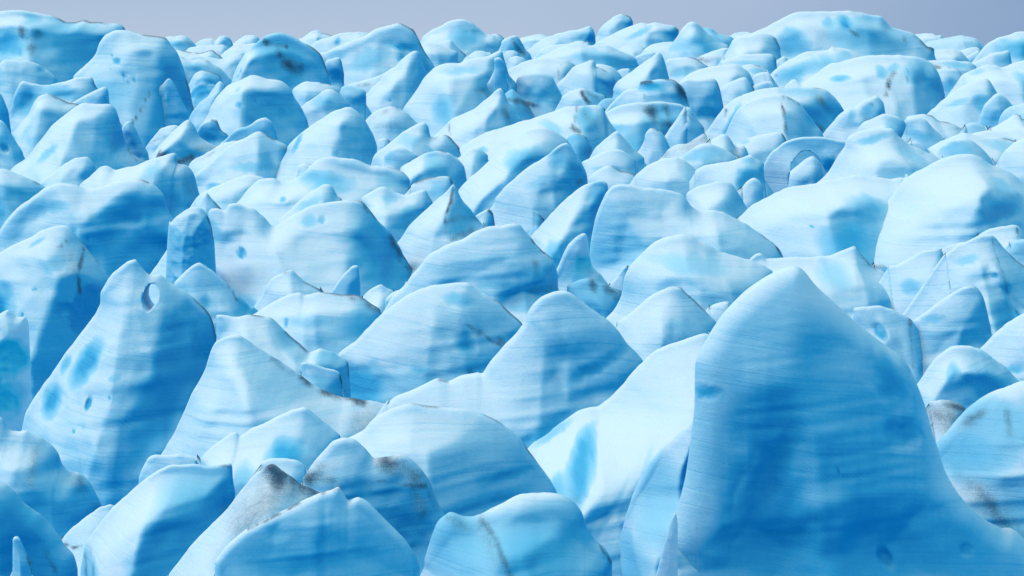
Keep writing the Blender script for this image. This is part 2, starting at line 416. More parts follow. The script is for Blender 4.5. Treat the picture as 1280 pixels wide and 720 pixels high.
    qs2 = np.stack([idf[-1, :-1], idf[-1, 1:], idb[-1, 1:], idb[-1, :-1]], -1)
    V = np.vstack([vf, vb]); Q = np.vstack([q1, q2, qb, qs1[1:], qs2[1:]])
    me = bpy.data.meshes.new(name)
    me.vertices.add(len(V)); me.vertices.foreach_set('co', V.astype(np.float32).ravel())
    me.loops.add(Q.size); me.loops.foreach_set('vertex_index', Q.astype(np.int32).ravel())
    me.polygons.add(len(Q)); me.polygons.foreach_set('loop_start', np.arange(0, Q.size, 4, dtype=np.int32))
    me.polygons.foreach_set('use_smooth', np.ones(len(Q), bool))
    va = np.concatenate([blue.ravel(), blue[:, 1:].ravel() * 0]); vd = np.concatenate([dirt.ravel(), dirt[:, 1:].ravel()])
    for an, arr in (('blue_ice', va), ('dirt', vd)):
        at = me.attributes.new(an, 'FLOAT', 'POINT'); at.data.foreach_set('value', arr.astype(np.float32))
    me.update(calc_edges=True); me.validate()
    me.materials.append(mat or ICE)
    ob = bpy.data.objects.new(name, me)
    COL.objects.link(ob)
    ob.location = org
    ob['detail'] = float(0.0130 / m)
    if hole is not None:
        cut_hole(ob, cv(parse(hole)), D, m)
    if part:
        ob.parent = LAST; ob.location = Vector(org) - LAST.location
        if label: ob['label'] = label
    else:
        ob['label'] = label; ob['category'] = cat; ob['group'] = GROUP
        LAST = ob
    return ob
def cut_hole(ob, poly, D, m):
    """a window melted right through the ice: the opening is traced, flared front and back"""
    P = catmull(poly + poly[:1], 1.5)[:-1]
    c = P.mean(0); n = len(P); rings = []
    for yy, fl in ((-9, 1.5), (-2.5, 1.12), (-1.2, 1.04), (0, 1.0), (1.2, 1.04), (2.5, 1.15), (9, 1.6)):
        q = c + (P - c) * fl
        gx, gz = on_plane(q[:, 0], q[:, 1], D)
        rings.append(np.stack([gx, np.full(n, D + yy), gz], 1))
    V = np.vstack(rings); F_ = []
    for r in range(len(rings) - 1):
        for i in range(n):
            j = (i + 1) % n; F_.append((r * n + i, r * n + j, (r + 1) * n + j, (r + 1) * n + i))
    F_.append(tuple(range(n))[::-1]); F_.append(tuple((len(rings) - 1) * n + i for i in range(n)))
    cm_ = bpy.data.meshes.new('cutter'); cm_.from_pydata([tuple(v) for v in V], [], F_)
    for an_, v_ in (('blue_ice', 0.95), ('dirt', 0.0)):
        a_ = cm_.attributes.new(an_, 'FLOAT', 'POINT'); a_.data.foreach_set('value', np.full(len(V), v_, np.float32))
    import bmesh
    bm = bmesh.new(); bm.from_mesh(cm_); bmesh.ops.recalc_face_normals(bm, faces=bm.faces); bm.to_mesh(cm_); bm.free()
    co = bpy.data.objects.new('cutter', cm_); COL.objects.link(co)
    bm = bmesh.new(); bm.from_mesh(ob.data); bmesh.ops.recalc_face_normals(bm, faces=bm.faces); bm.to_mesh(ob.data); bm.free()
    md = ob.modifiers.new('b', 'BOOLEAN'); md.operation = 'DIFFERENCE'; md.object = co; md.solver = 'EXACT'
    bpy.context.view_layer.update()
    dg = bpy.context.evaluated_depsgraph_get()
    new = bpy.data.meshes.new_from_object(ob.evaluated_get(dg))
    ob.modifiers.clear(); ob.data = new; new.name = ob.name
    new.polygons.foreach_set('use_smooth', np.ones(len(new.polygons), bool))
    bpy.data.objects.remove(co)

# ------------------------------------------------------------------ the glacier's own surface under the seracs
def ground():
    ye = np.concatenate([np.linspace(760, 60, 150), np.linspace(58, 46, 10)])
    Dr = dist_of(ye)
    rows = []
    xs = np.linspace(-1.9, 1.9, 190)
    for y, d_ in zip(ye, Dr):
        _, z = on_plane(640.0, ground_px(y), d_)
        rows.append((d_, z))
    rows = [(4.0, rows[0][1] - 2.5), (15.0, rows[0][1] - 1.0)] + rows
    d_, z = rows[-1]
    rows += [(d_ + 60, z - 1.5), (d_ + 250, z - 6), (1500, z - 20), (9000, z - 30)]
    V = []
    for d_, z in rows:
        wd = d_ * 0.5 + 40
        x = xs * wd
        nn = fbm(x / 3.1, np.full_like(x, d_ / 3.1), x * 0, 3, 4)
        V.append(np.stack([x, np.full_like(x, d_), z - 0.2 + (0.55 * nn + np.clip(np.abs(x) / (0.225 * d_ + 4) - 1, 0, 0.4) * (6 + 9 * fbm(x / 7.0, np.full_like(x, d_ / 7.0), x * 0, 5, 4))) * (1 if d_ < 700 else 0)], 1))
    n = len(xs); V = np.vstack(V)
    Fq = [(r * n + i, r * n + i + 1, (r + 1) * n + i + 1, (r + 1) * n + i) for r in range(len(rows) - 1) for i in range(n - 1)]
    me = bpy.data.meshes.new('glacier_surface'); me.from_pydata([tuple(v) for v in V], [], Fq)
    me.polygons.foreach_set('use_smooth', np.ones(len(Fq), bool))
    at = me.attributes.new('blue_ice', 'FLOAT', 'POINT'); at.data.foreach_set('value', np.full(len(V), 0.55, np.float32))
    at = me.attributes.new('dirt', 'FLOAT', 'POINT'); at.data.foreach_set('value', np.clip(0.2 * fbm(V[:, 0] / 4, V[:, 1] / 4, V[:, 2] * 0, 8, 2), 0, 1).astype(np.float32))
    me.materials.append(ICE)
    o = bpy.data.objects.new('glacier_surface', me); COL.objects.link(o); o['kind'] = 'structure'; o['detail'] = 0.6
    o['label'] = 'uneven blue glacier ice between the seracs'
ground()
# ------------------------------------------------------------------ skyline and far rows, back to front
S('E', 45, "470,262 500,240 530,222 600,214 650,222 680,250", "thin pale sliver of ice on the skyline just left of the great flat-topped dome", 'ice_ridge', 'ice ridge')
S('B', 47, "920,275 945,258 970,240 1010,210 1050,203 1090,220 1140,232 1185,250 1200,280", "tiny sharp hump on the skyline just right of the soot-smudged dome", 'ice_dome', 'ice dome')
S('D', 46, "250,275 290,250 330,236 400,230 460,235 510,250 540,280", "low whitish swell on the skyline between the twin-striped fin and the notched ridge", 'ice_ridge', 'ice ridge')
S('F', 46, "520,260 560,228 620,219 680,222 722,228 745,255", "small dark-edged bump on the skyline right beside the great flat-topped dome", 'ice_dome', 'ice dome')
S('B', 48, "440,330 500,285 560,245 610,238 650,245 690,300", "small rounded hump on the skyline touching the left of the soot-smudged dome", 'ice_dome', 'ice dome')
S('B', 50, "215,325 250,285 300,258 350,255 370,270 400,245 440,242 470,258 490,300 505,330", "two-lobed little hump on the skyline between the tall pitted block and the soot-smudged dome", 'ice_dome', 'ice dome', bl=["450,275,25,30,0,.7"])
S('F', 51, "560,330 610,292 700,260 790,245 870,241 960,260 1010,300 1040,340", "broad low pale dome on the skyline between the flat-topped dome and the right edge", 'ice_dome', 'ice dome', l=.9, bb=.1)
S('E', 50, "300,240 320,188 370,190 420,225 500,245 540,290 560,330", "blue sloping shoulder on the skyline behind the blue cone-shaped peak", 'ice_ridge', 'ice ridge', bb=.35)
S('D', 50, "740,300 765,255 780,235 800,190 850,140 900,105 950,97 1000,108 1020,145 1025,210", "leaning rounded knob, highest bump of the skyline right of centre", 'ice_dome', 'ice dome', l=.8, bl=["980,190,70,30,-30,.5"])
S('D', 52, "300,350 330,325 370,290 430,260 510,230 560,215 600,200 640,205 690,190 730,170 755,192 770,245 765,300", "long ridge on the skyline ending in a small blue-notched point", 'ice_ridge', 'ice ridge', l=.8, bl=["742,262,16,28,0,1","690,240,50,18,-30,.5"])
S('D', 54, "760,300 800,275 840,250 900,215 970,180 1030,160 1080,147 1120,162 1173,152 1223,160 1293,175 1325,205 1320,280", "streaky slanting ridge on the skyline with a blue notch at its right end", 'ice_ridge', 'ice ridge', l=.8, bl=["1290,235,40,40,0,.95","1060,220,100,22,-28,.5"], dt=["22,.75 1300,185 1320,200"])
S('D', 52, "40,270 70,232 110,228 150,245 185,290", "little sloping hump on the skyline beside the large smooth blue dome", 'ice_dome', 'ice dome')
S('C', 58, "-70,320 0,268 60,245 130,225 200,218 260,214 320,222 380,250 400,300", "low skyline ridge with a small dark cleft, behind the big overhanging hump", 'ice_ridge', 'ice ridge', bl=["122,278,20,28,0,.9"], dt=["14,.7 122,285"])
S('B', 58, "10,285 50,245 130,235 180,250 215,280 240,305 265,360", "speckled hump on the skyline behind the right shoulder of the tall pitted block", 'ice_dome', 'ice dome', bl=["130,300,70,30,10,.6"], dt=["20,.55 175,280 235,305"])
S('B', 62, "130,370 170,342 200,320 260,305 350,300 430,305 470,345", "flat pale swell just below the two-lobed skyline hump", 'ice_ridge', 'ice ridge', l=.9)
S('C', 63, "650,310 690,240 750,200 800,180 860,145 910,132 960,130 1010,145 1060,190 1110,225 1160,230 1210,270 1240,330", "large smooth blue dome standing out on the skyline left of centre", 'ice_dome', 'ice dome', rg=["900,215,25 880,330,40"], bl=["980,250,110,70,10,.8"], l=.5, pits=0)
S('B', 65, "350,420 380,390 430,345 500,300 560,292 640,288 690,340", "smooth white swell tucked against the left flank of the soot-smudged dome", 'ice_ridge', 'ice ridge', l=.9)
S('D', 66, "120,345 145,275 180,250 240,240 270,268 300,318 330,350 345,385 365,440", "narrow fin with dark vertical stripes near the skyline", 'ice_fin', 'ice fin', bl=["260,310,40,60,-25,.5"], dt=["24,.85 215,270 270,340 295,380","16,.8 260,250 320,350"], pits=0)
S('F', 66, "820,360 850,338 900,318 960,308 990,320 1005,350", "tiny lump below the low skyline dome near the right side", 'ice_dome', 'ice dome')
S('D', 68, "350,400 400,335 450,305 520,292 600,283 650,265 700,270 745,300", "pale ridge lying just behind the long smooth blue whaleback", 'ice_ridge', 'ice ridge', l=.8)
S('D', 70, "900,350 930,328 980,305 1040,300 1090,310 1125,350", "small rounded hump under the slanting streaky skyline ridge", 'ice_dome', 'ice dome', l=.9)
S('D', 71, "1070,360 1095,325 1140,297 1200,282 1270,275 1330,290 1370,330", "smooth grey-white slope between the small round hump and the blue cone-shaped peak", 'ice_ridge', 'ice ridge', l=1.0)
S('B', 70, "90,375 100,330 150,335 200,350 260,352 310,345 350,335 385,360 425,400", "wavy white crest below the flat pale swell, left of the soot-smudged dome", 'ice_ridge', 'ice ridge', l=.9)
S('F', 73, "840,440 870,400 920,360 980,338 1000,370", "small tilted slab under the low skyline dome, by the blue dome at the right edge", 'ice_block', 'ice block')
S('D', 74, "140,400 155,362 180,340 220,335 255,355 275,390", "tiny pale boulder of ice behind the notched slab, below the dark-striped fin", 'ice_block', 'ice block')
S('B', 74, "180,420 200,385 250,372 320,385 400,395 440,390 500,365 540,350 570,360 605,420", "undulating blue-white crest halfway between skyline and the dirt-rimmed hollow", 'ice_ridge', 'ice ridge')
S('D', 76, "1010,440 1035,380 1080,362 1150,352 1190,370 1210,420", "little ridge filling the gap behind the bright pyramid with a bluish right side", 'ice_ridge', 'ice ridge')
S('C', 76, "770,330 785,285 830,265 872,259 910,305 950,350 990,390", "pale arch-shaped rib leaning behind the rounded white hump", 'ice_fin', 'ice fin', l=.4, pits=0)
S('D', 78, "360,420 390,385 440,360 500,330 580,300 660,293 750,298 850,305 930,335 1000,362 1040,390 1065,440", "long smooth blue whaleback lying below the skyline right of centre", 'ice_dome', 'ice dome', l=.55, bl=["900,420,190,50,12,.8","740,380,140,50,0,.4"], pits=0)
S('F', 78, "500,410 540,372 620,335 720,325 830,335 890,375", "low brownish-grey swell beside the foot of the great flat-topped dome", 'ice_ridge', 'ice ridge', l=.9, dt=["40,.3 740,350 840,370"])
S('C', 79, "650,330 680,295 720,282 780,290 820,305 880,330 920,352 935,420", "rounded white hump nestled between the big overhanging hump and the large blue dome", 'ice_dome', 'ice dome', l=.8)
S('F', 79, "890,470 930,415 980,350 1040,290 1100,255 1160,235 1220,215 1280,212 1340,220 1400,270", "bright blue dome cut off by the right edge at the skyline", 'ice_dome', 'ice dome', bl=["1230,330,150,70,0,.9"], l=.45, pits=0)
S('A', 82, "-120,160 -60,90 0,75 60,66 140,66 200,80 290,95 380,115 440,145 500,148 560,131 600,143 700,148 790,160 828,183 850,260 860,420",
  "massive blue-walled ice block with a black smudge, filling the top left corner", 'ice_block', 'ice block', l=.35, bl=["80,310,170,80,0,1","520,290,300,130,10,.75","230,125,70,28,25,.6","390,210,70,28,-10,.8"],
  dt=["46,.85 225,205 290,260 310,320","50,.75 330,235 300,290","40,.5 320,330 320,400"], rg=["130,100,10 240,220,40 330,360,70"], pits=2)
S('A', 86, "-130,520 -60,470 0,420 40,395 170,400 260,430 370,520 420,620", None, 'ledge', part=True, l=.6, bl=["280,460,30,22,30,.7","430,440,25,22,0,.7"], dt=["120,.25 150,470 300,560"])
S('D', 80, "165,450 182,418 200,385 240,370 280,378 310,400 330,440", "small egg-shaped lump behind the notched slab, just right of its knob", 'ice_dome', 'ice dome')
S('B', 80, "110,410 130,372 180,390 260,400 330,410 400,450 450,500 490,560 505,640", "dark-streaked slope running down to the right behind the tall pitted block", 'ice_ridge', 'ice ridge', dt=["22,.7 425,445 490,540","16,.4 250,420 400,470"], bl=["260,450,100,30,10,.5"])
S('E', 83, "25,440 50,385 90,310 130,255 170,190 210,150 250,140 290,165 340,220 400,260 440,285 480,300 505,345", "blue cone-shaped peak on the skyline left of the great flat-topped dome", 'ice_pinnacle', 'serac', l=.45, bl=["320,300,100,70,30,.85","170,310,90,60,0,.35"], pits=0, R_=4)
S('E', 85, "440,400 480,330 510,265 550,240 600,232 660,205 740,180 790,145 860,115 920,90 1000,78 1100,74 1200,76 1283,76 1373,82 1433,100 1503,112 1533,142 1573,177 1643,197 1713,222 1763,262 1813,312 1853,327 1880,420",
  "great flat-topped dome with dark streaks, largest mass on the skyline right of centre", 'ice_dome', 'ice dome', l=.35,
  bl=["1235,160,45,50,0,1","890,290,90,90,0,.85","1400,260,260,110,5,.65","1130,150,40,35,0,.6","1400,130,90,25,0,.5"], dt=["30,.85 1735,240 1800,300 1860,330","24,.6 1240,185 1310,240","70,.35 1310,260 1380,290","40,.45 1640,250 1650,320"], pits=1)
S('E', 89, "430,410 450,380 480,330 510,265 550,245 610,238 700,215 760,235 800,260 830,320 840,390", None, 'shoulder', part=True, l=.8, dt=["22,.6 795,260 825,330"], rg=["590,300,20 570,380,30"])
S('C', 85, "960,395 985,370 1030,345 1080,340 1125,352 1155,380", "small white cap of ice just right of the pale arch-shaped rib", 'ice_dome', 'ice dome')
S('C', 86, "-50,400 0,352 40,345 100,320 180,285 250,255 330,220 400,185 470,160 530,153 580,170 620,190 645,230 670,280 700,340 730,390 760,440 790,520 800,600",
  "big overhanging hump with a blue cave slit, tallest mass right of the soot-smudged dome", 'ice_dome', 'ice dome', l=.5, R_=7,
  bl=["560,312,95,24,8,1","545,385,26,26,0,.9","340,400,130,70,-25,.5","700,440,40,70,-30,.9","120,360,80,30,0,.4"], rg=["470,290,30 520,300,4","560,240,34 640,300,40","180,540,60 400,480,70 520,430,50"], dt=["26,.5 260,570 330,560"], pits=0)
S('C', 89, "130,620 200,562 300,535 400,497 480,455 530,432 565,470 560,560", None, 'lower_ridge', part=True, l=.7, dt=["24,.5 260,570 330,562"])
S('E', 87, "235,425 258,398 330,360 400,333 460,315 500,325 515,400", "white slab with a grimy underside between the blue cone peak and the flat-topped dome", 'ice_block', 'ice block', l=.9, dt=["30,.8 270,400 330,405 420,390"], pits=0)
S('F', 88, "915,450 940,420 1000,392 1060,360 1130,348 1182,342 1195,400 1205,440", "blunt pale block standing in front of the blue dome at the right edge", 'ice_block', 'ice block', bl=["1120,400,60,30,0,.4"], pits=0)
S('D', 89, "890,500 912,470 940,456 990,455 1015,485", "tiny white nub at the right foot of the long blue whaleback", 'ice_block', 'ice block')
S('B', 90, "170,620 195,555 230,492 280,470 340,475 400,508 425,570 440,650", "small blue-mouthed dome right of the tall pitted block", 'ice_dome', 'ice dome', bl=["340,525,60,35,0,.7"])
S('E', 92, "30,480 70,400 130,383 190,380 255,388 310,420 345,445 360,490", "wide flat wedge below the blue cone-shaped peak", 'ice_block', 'ice block', l=.8, bl=["170,480,80,30,-15,.5"])
S('F', 93, "535,430 560,410 640,405 760,398 830,403 900,410 960,440 975,480", "low blue ridge with a grimy seam, behind the block with a black right edge", 'ice_ridge', 'ice ridge', bl=["830,435,110,22,5,.6"], dt=["26,.8 590,405 640,430 690,450","18,.6 690,440 780,455"], pits=0)
S('E', 95, "770,470 790,440 805,398 850,372 878,388 895,430", "stubby white chunk beside the dark sawn end of the log-like ice beam", 'ice_block', 'ice block')
S('D', 96, "160,500 195,458 250,430 330,400 420,390 500,392 572,396 605,418 640,445 645,520", "whitish slab with a dark triangular end face, in front of the long blue whaleback", 'ice_block', 'ice block', l=.9, rg=["568,402,16 535,450,40 503,550,60"], dt=["14,.8 555,405 525,460 505,540","40,.35 600,450 560,510"], pits=0, R_=1.5, sm=.4)
S('C', 96, "15,540 30,430 50,395 80,388 130,380 148,430 160,500 168,580", "upright narrow block beside the right flank of the soot-smudged dome", 'ice_block', 'ice block', bl=["100,530,50,50,0,.7"], dt=["10,.6 150,460 160,520"], pits=0)
S('D', 97, "745,480 772,432 832,433 890,455 930,490 965,540", "smooth hump peering over the back of the cleft bright dome", 'ice_dome', 'ice dome')
S('E', 99, "405,450 430,418 480,385 540,368 640,363 740,360 785,370 802,410 808,460", "log-like ice beam with a dark sawn right end", 'ice_block', 'ice block', l=.6, dt=["16,.85 790,375 795,440"], bl=["620,420,150,20,0,.4"], pits=0)
S('B', 98, "180,680 200,630 230,580 290,562 350,565 400,590 445,650", "blue hollow with a thin dirty rim, just right of the tall pitted block", 'ice_block', 'ice block', l=.3, bl=["280,610,100,60,0,.95"], dt=["13,.7 215,580 290,562 360,568 405,600"], pits=0)
S('B', 99, "350,600 372,565 402,543 435,570 450,600", "little white knob beside the blue hollow with the thin dirty rim", 'ice_block', 'ice block')
S('B', 101, "450,620 472,560 490,500 520,430 570,350 620,300 680,250 750,220 830,220 890,245 950,280 1020,315 1070,360 1100,430 1130,500 1145,580 1165,680",
  "dark blue dome with a big soot-black smudge on its face, near the skyline", 'ice_dome', 'ice dome', l=.4, rg=["650,300,46 640,420,52 600,520,40"],
  bl=["850,400,200,160,20,.85","900,550,100,60,0,.9","570,470,14,18,0,.8","545,505,22,14,-20,.8"], dt=["34,.95 705,272 780,310 810,370","26,.9 790,300 850,315","56,.95 860,420 900,445 930,450","60,.5 800,350 880,420 940,480"], pits=0)
S('E', 101, "700,570 725,540 770,490 820,440 880,400 950,365 1020,340 1100,335 1150,328 1172,308 1190,320 1233,322 1293,330 1343,355 1398,390 1440,440",
  "blue-bellied slanting slab with a tiny knob on its crest, under the flat-topped dome", 'ice_block', 'ice block', l=.7, bl=["900,490,110,50,-25,.8","1080,420,120,50,-20,.5","1250,370,60,30,0,.5"], dt=["8,.9 795,498"], pits=0)
S('E', 103, "540,470 565,440 620,430 680,440 740,470 760,500", "rounded blue lump behind the small sharp-peaked pale pyramid", 'ice_dome', 'ice dome', bl=["660,475,60,20,0,.5"])
S('D', 104, "480,700 500,590 560,515 620,452 680,425 748,402 768,415 775,442 830,460 880,490 905,540 895,640",
  "cleft bright dome with a bump on its crest, below the long blue whaleback", 'ice_dome', 'ice dome', l=.9, bl=["870,610,70,50,0,.6"], rg=["765,430,2 770,470,10"])
S('C', 104, "490,740 515,695 560,640 600,590 642,565 660,590 655,680", "thin shard with a sooty right side wedged behind the big banded slab", 'ice_fin', 'ice fin', dt=["40,.8 630,590 600,640 560,690"], pits=0)
S('A', 106, "465,580 490,512 530,465 600,410 640,355 660,295 700,240 750,205 830,198 900,215 960,232 1060,240 1110,255 1150,310 1180,350 1210,420 1240,510 1265,600 1290,720 1340,900",
  "tall smooth block dotted with oval melt pits, left of the two-lobed skyline hump", 'ice_block', 'serac', l=.55, R_=6,
  rg=["1000,250,6 1090,500,70 1040,600,90 1000,720,100 955,880,100"], pt=["810,408,30,20,10","768,372,12,10","940,522,14,12","870,505,16,14","900,550,10,8","770,462,14,6"],
  bl=["1160,500,34,50,0,.9","760,640,200,120,0,.5","1230,620,30,80,-10,.6"], dt=["9,.95 1045,605 1005,720 965,800 945,880","120,.22 1120,700 1100,850"], pits=0)
S('A', 108, "940,950 960,880 985,780 1045,605 1120,528 1160,560 1200,640 1250,740 1310,880", None, 'buttress', part=True, l=.5, R_=1.2, bl=["1080,760,80,90,0,.45"], dt=["8,.9 1045,612 1005,720 965,820","120,.16 1120,640 1120,850"])
S('E', 107, "615,540 640,510 690,485 740,483 770,510", "small pale mound between the log-like beam and the blue-bellied slanting slab", 'ice_dome', 'ice dome')
S('C', 108, "210,800 240,740 270,680 330,600 400,540 440,480 500,450 540,400 590,355 630,338 655,345 668,390 688,430 702,470 705,500 710,600",
  "finely banded leaning fin with a blunt tip, in front of the big overhanging hump", 'ice_fin', 'ice fin', l=.8, rg=["640,400,20 640,500,30 560,620,36"], pt=["480,668,9,9"], R_=3, pits=0)
S('D', 109, "870,680 886,590 920,540 1000,480 1080,420 1140,385 1190,350 1215,370 1240,440 1260,520 1275,580", "bright sharp pyramid with a bluish right side, behind the sooty-caved dark block", 'ice_pinnacle', 'serac', l=.75, rg=["1188,356,8 1160,440,34 1120,540,50"], sm=.5, R_=2)
S('F', 109, "640,520 672,488 705,465 780,458 840,465 870,500 912,558 930,640", "squat white block with a black right edge, below the low blue grimy-seamed ridge", 'ice_block', 'ice block', l=.7, dt=["18,.95 868,515 885,545 910,562","14,.6 830,460 870,475"], bl=["780,580,80,40,0,.6"], pits=0)
S('F', 111, "840,540 870,500 930,465 1010,440 1090,430 1130,447 1190,425 1280,400 1340,390 1400,420", "broad snowy-white slope running to the right edge below the blue dome", 'ice_ridge', 'ice ridge', l=.9, bl=["1240,560,90,60,30,.8","1230,660,70,40,0,.7","960,480,60,20,-20,.3"], rg=["1120,460,16 1050,560,50"])
S('E', 112, "130,580 150,542 220,490 300,455 380,435 460,430 520,425 570,440 620,480 650,540 670,590", "small sharp-peaked pale pyramid among the far rows, left of the log-like beam", 'ice_pinnacle', 'serac', l=.7, rg=["518,430,8 480,490,36 440,560,44"], sm=.5)
S('B', 112, "850,690 890,588 970,540 1060,552 1140,572 1195,602 1240,700", "blue-faced pyramid in front of the soot-smudged dome, just right of the pitted round dome", 'ice_pinnacle', 'serac', l=.55)
S('E', 113, "620,590 645,568 690,545 760,548 790,580", "small white roll of ice at the foot of the blue-bellied slanting slab", 'ice_dome', 'ice dome')
S('C', 118, "115,640 132,598 160,572 220,575 280,590 308,622 300,700", "squarish blue block between the grey pyramid and the banded leaning fin", 'ice_block', 'ice block', bb=.2)
S('E', 118, "405,640 430,590 480,555 540,530 592,512 620,540 655,592 670,650", "pale triangular block right of the smooth white cube", 'ice_block', 'ice block', l=.6)
S('C', 119, "530,800 555,725 600,660 650,590 700,510 760,450 820,425 880,415 930,425 980,400 1060,380 1130,365 1160,350 1210,330 1222,372 1240,430 1260,500 1310,560 1330,640 1340,740",
  "big banded slab with a notch and small knob, centre of the far rows", 'ice_block', 'serac', l=.62, R_=6, bl=["840,720,80,90,20,.7","1170,560,80,60,-20,.9","1180,420,50,40,0,.6","1265,530,45,40,0,.9","960,470,160,30,-5,.4"],
  dt=["30,.9 1045,590 1090,600 1125,640","20,.7 1205,505 1220,560"], rg=["930,440,4 900,620,40","1130,480,16 1150,640,10"], pits=0)
S('C', 121, "1135,520 1145,420 1165,385 1200,380 1230,420 1245,480 1260,560", None, 'knob', part=True, l=.4, R_=3, bl=["1190,430,50,40,0,.4"])
S('C', 121, "1090,640 1130,560 1180,525 1212,512 1230,560 1240,640", None, 'snout', part=True, l=.5, bl=["1170,580,60,50,0,.8"], dt=["10,.8 1210,512 1222,570"])
S('D', 119, "165,700 180,640 230,590 248,520 300,495 370,482 430,490 480,515 510,570 540,620 570,690 600,770", "rounded pale-blue tower with a sooty foot, right of the big banded slab", 'ice_dome', 'serac', l=.5, bl=["400,640,130,60,10,.7","280,640,60,24,15,.6"], dt=["26,.9 200,668 290,680 370,705","40,.7 340,700 390,730"], pits=0)
S('F', 119, "-300,560 -207,560 -120,500 -70,465 0,425 90,405 170,385 250,370 345,362 475,364 600,385 672,430 722,510 752,630 775,750",
  "wide white slope split by a dark seam, blue right wall, below the flat-topped dome", 'ice_block', 'serac', l=.8, R_=6, bl=["540,500,110,90,0,.75","660,640,60,80,0,.7","280,480,45,36,-45,.7","20,520,60,20,-10,.8","370,455,60,20,-30,.6"],
  dt=["22,.95 370,480 320,530 290,590 275,630","14,.5 460,460 430,560"], rg=["470,410,20 440,520,60 420,700,90"], pits=2)
S('G', 120, "900,300 930,230 960,160 1000,110 1060,75 1100,60 1110,120", "small blue wedge squeezed against the left of the pitted round dome", 'ice_block', 'ice block', bb=.15)
S('A', 121, "45,800 65,740 90,650 130,560 160,540 210,555 330,565 430,540 490,520 560,515 615,512 632,560 652,595 690,660",
  "long saddle-topped blue slab with a dark right corner, under the top left block", 'ice_block', 'serac', l=.4, bl=["200,680,110,80,-40,.75","430,620,150,50,10,.6"], rg=["490,522,4 540,600,30"], dt=["12,.95 620,520 648,590"], R_=4, pits=0)
S('D', 122, "520,700 545,650 600,610 680,590 720,600 790,620 840,645 850,700", "dirty cracked lump between the cleft bright dome and the sooty-caved dark block", 'ice_block', 'ice block', l=.6, bl=["760,640,70,50,0,.6"], dt=["24,.98 680,615 700,660 720,685","30,.7 715,610 780,650","18,.7 690,600 740,605"], pits=0)
S('B', 123, "920,740 950,708 1010,660 1080,610 1120,594 1180,602 1220,640 1265,700 1300,790", "smooth blue pyramid behind the large bright pyramid with a shaded right side", 'ice_pinnacle', 'serac', l=.5, bl=["1120,680,110,50,0,.5"])
S('D', 124, "750,740 790,690 830,655 880,650 915,670 930,740", "small blue-grey chunk beside the dirty cracked lump", 'ice_block', 'ice block', dt=["40,.35 850,680"], bb=.3)
S('E', 123, "130,640 155,562 200,535 260,530 340,525 390,530 412,560 432,620 452,720 470,860", "smooth white cube-shaped block right of the sooty-caved dark block", 'ice_block', 'ice block', l=.6, rg=["385,538,10 405,640,40 410,800,60"], bl=["400,650,30,90,0,.4"], pits=0)
S('B', 126, "300,800 335,720 370,660 420,600 470,560 540,530 600,505 650,503 700,520 760,530 820,545 870,590 900,650 940,710 980,800 1010,880",
  "pitted round dome with a bright left face, in front of the soot-smudged dome", 'ice_dome', 'serac', l=.7, R_=5, rg=["600,512,12 570,620,66 520,820,100"], pt=["545,585,26,30,20","670,660,16,12","690,620,8,6","575,690,22,16,30"], bl=["740,700,55,24,5,.8","780,740,220,110,0,.5"], pits=0)
S('px', 128, "735,180 748,150 761,134 769,124 782,113 797,110 801,102 812,101 825,99 840,100 850,106 857,116 863,135 872,150 885,180",
  "sooty-caved dark blue block, tallest mass right of the dirty cracked lump", 'ice_block', 'serac', l=.35, R_=2.5, bl=["815,108,18,6,0,.95","850,122,8,12,0,.7"], dt=["5,.9 801,103 812,102","9,.95 848,108 855,120 862,132","4,.8 806,118 806,125","6,.6 856,120 862,134"], pits=0)
S('px', 150, "718,185 727,166 745,153 761,138 778,131 805,128 830,127 850,130 862,138 872,152 880,168 888,190", None, 'front_block', part=True, l=.45, R_=2.5,
  bl=["840,185,60,30,0,.95","760,160,22,5,-5,.6","830,150,26,20,0,.7","805,185,25,20,0,.7"], dt=["11,.9 812,137 818,150 824,155","8,.9 832,135 836,155","6,.6 870,140 878,152","16,.4 820,160 845,175"], rg=["800,140,4 795,165,14 790,190,16"])
S('A', 128, "455,730 485,685 560,640 640,600 700,578 722,600 730,690 740,800", "pale slab with a squared right end, behind the left plateau-topped serac", 'ice_block', 'ice block', l=.5, bl=["640,670,60,20,0,.4"], pits=0)
# ------------------------------------------------------------------ middle rows
S('F', 133, "640,760 680,715 740,660 820,600 900,560 970,540 1040,530 1075,575 1110,640 1150,700", "streaky sloping block with a split right lobe, near the right edge in the far rows", 'ice_block', 'serac', l=.8, bl=["980,690,60,60,-40,.8","820,680,80,20,-20,.4"])
S('px', 137, "1215,180 1224,150 1231,131 1247,117 1258,122 1270,138 1282,165", None, 'lobe', part=True, l=.6)
S('px', 139, "1240,180 1250,145 1262,134 1280,128 1300,126 1320,150", "rounded hummock cut by the right edge in front of the split-lobed block", 'ice_dome', 'ice dome', l=.8, bb=.1)
S('G', 138, "-80,260 -30,120 0,68 25,110 42,160 55,250 75,330", "dark blue spike cut by the left edge, under the saddle-topped slab", 'ice_pinnacle', 'serac', l=.4, bb=.35, pits=0)
S('G', 139, "50,330 65,262 130,190 170,110 200,80 235,68 280,85 340,115 400,125 440,200", "rounded-top white slab behind the left plateau-topped serac", 'ice_block', 'serac', l=.55, bl=["230,300,60,30,0,.3"], rg=["240,74,6 220,200,30"])
S('G', 140, "710,380 725,345 760,295 810,242 860,225 892,228 940,300", "pale curl of ice behind the dirty-bellied lump left of centre", 'ice_block', 'ice block', dt=["14,.5 740,320 830,280"], pits=0)
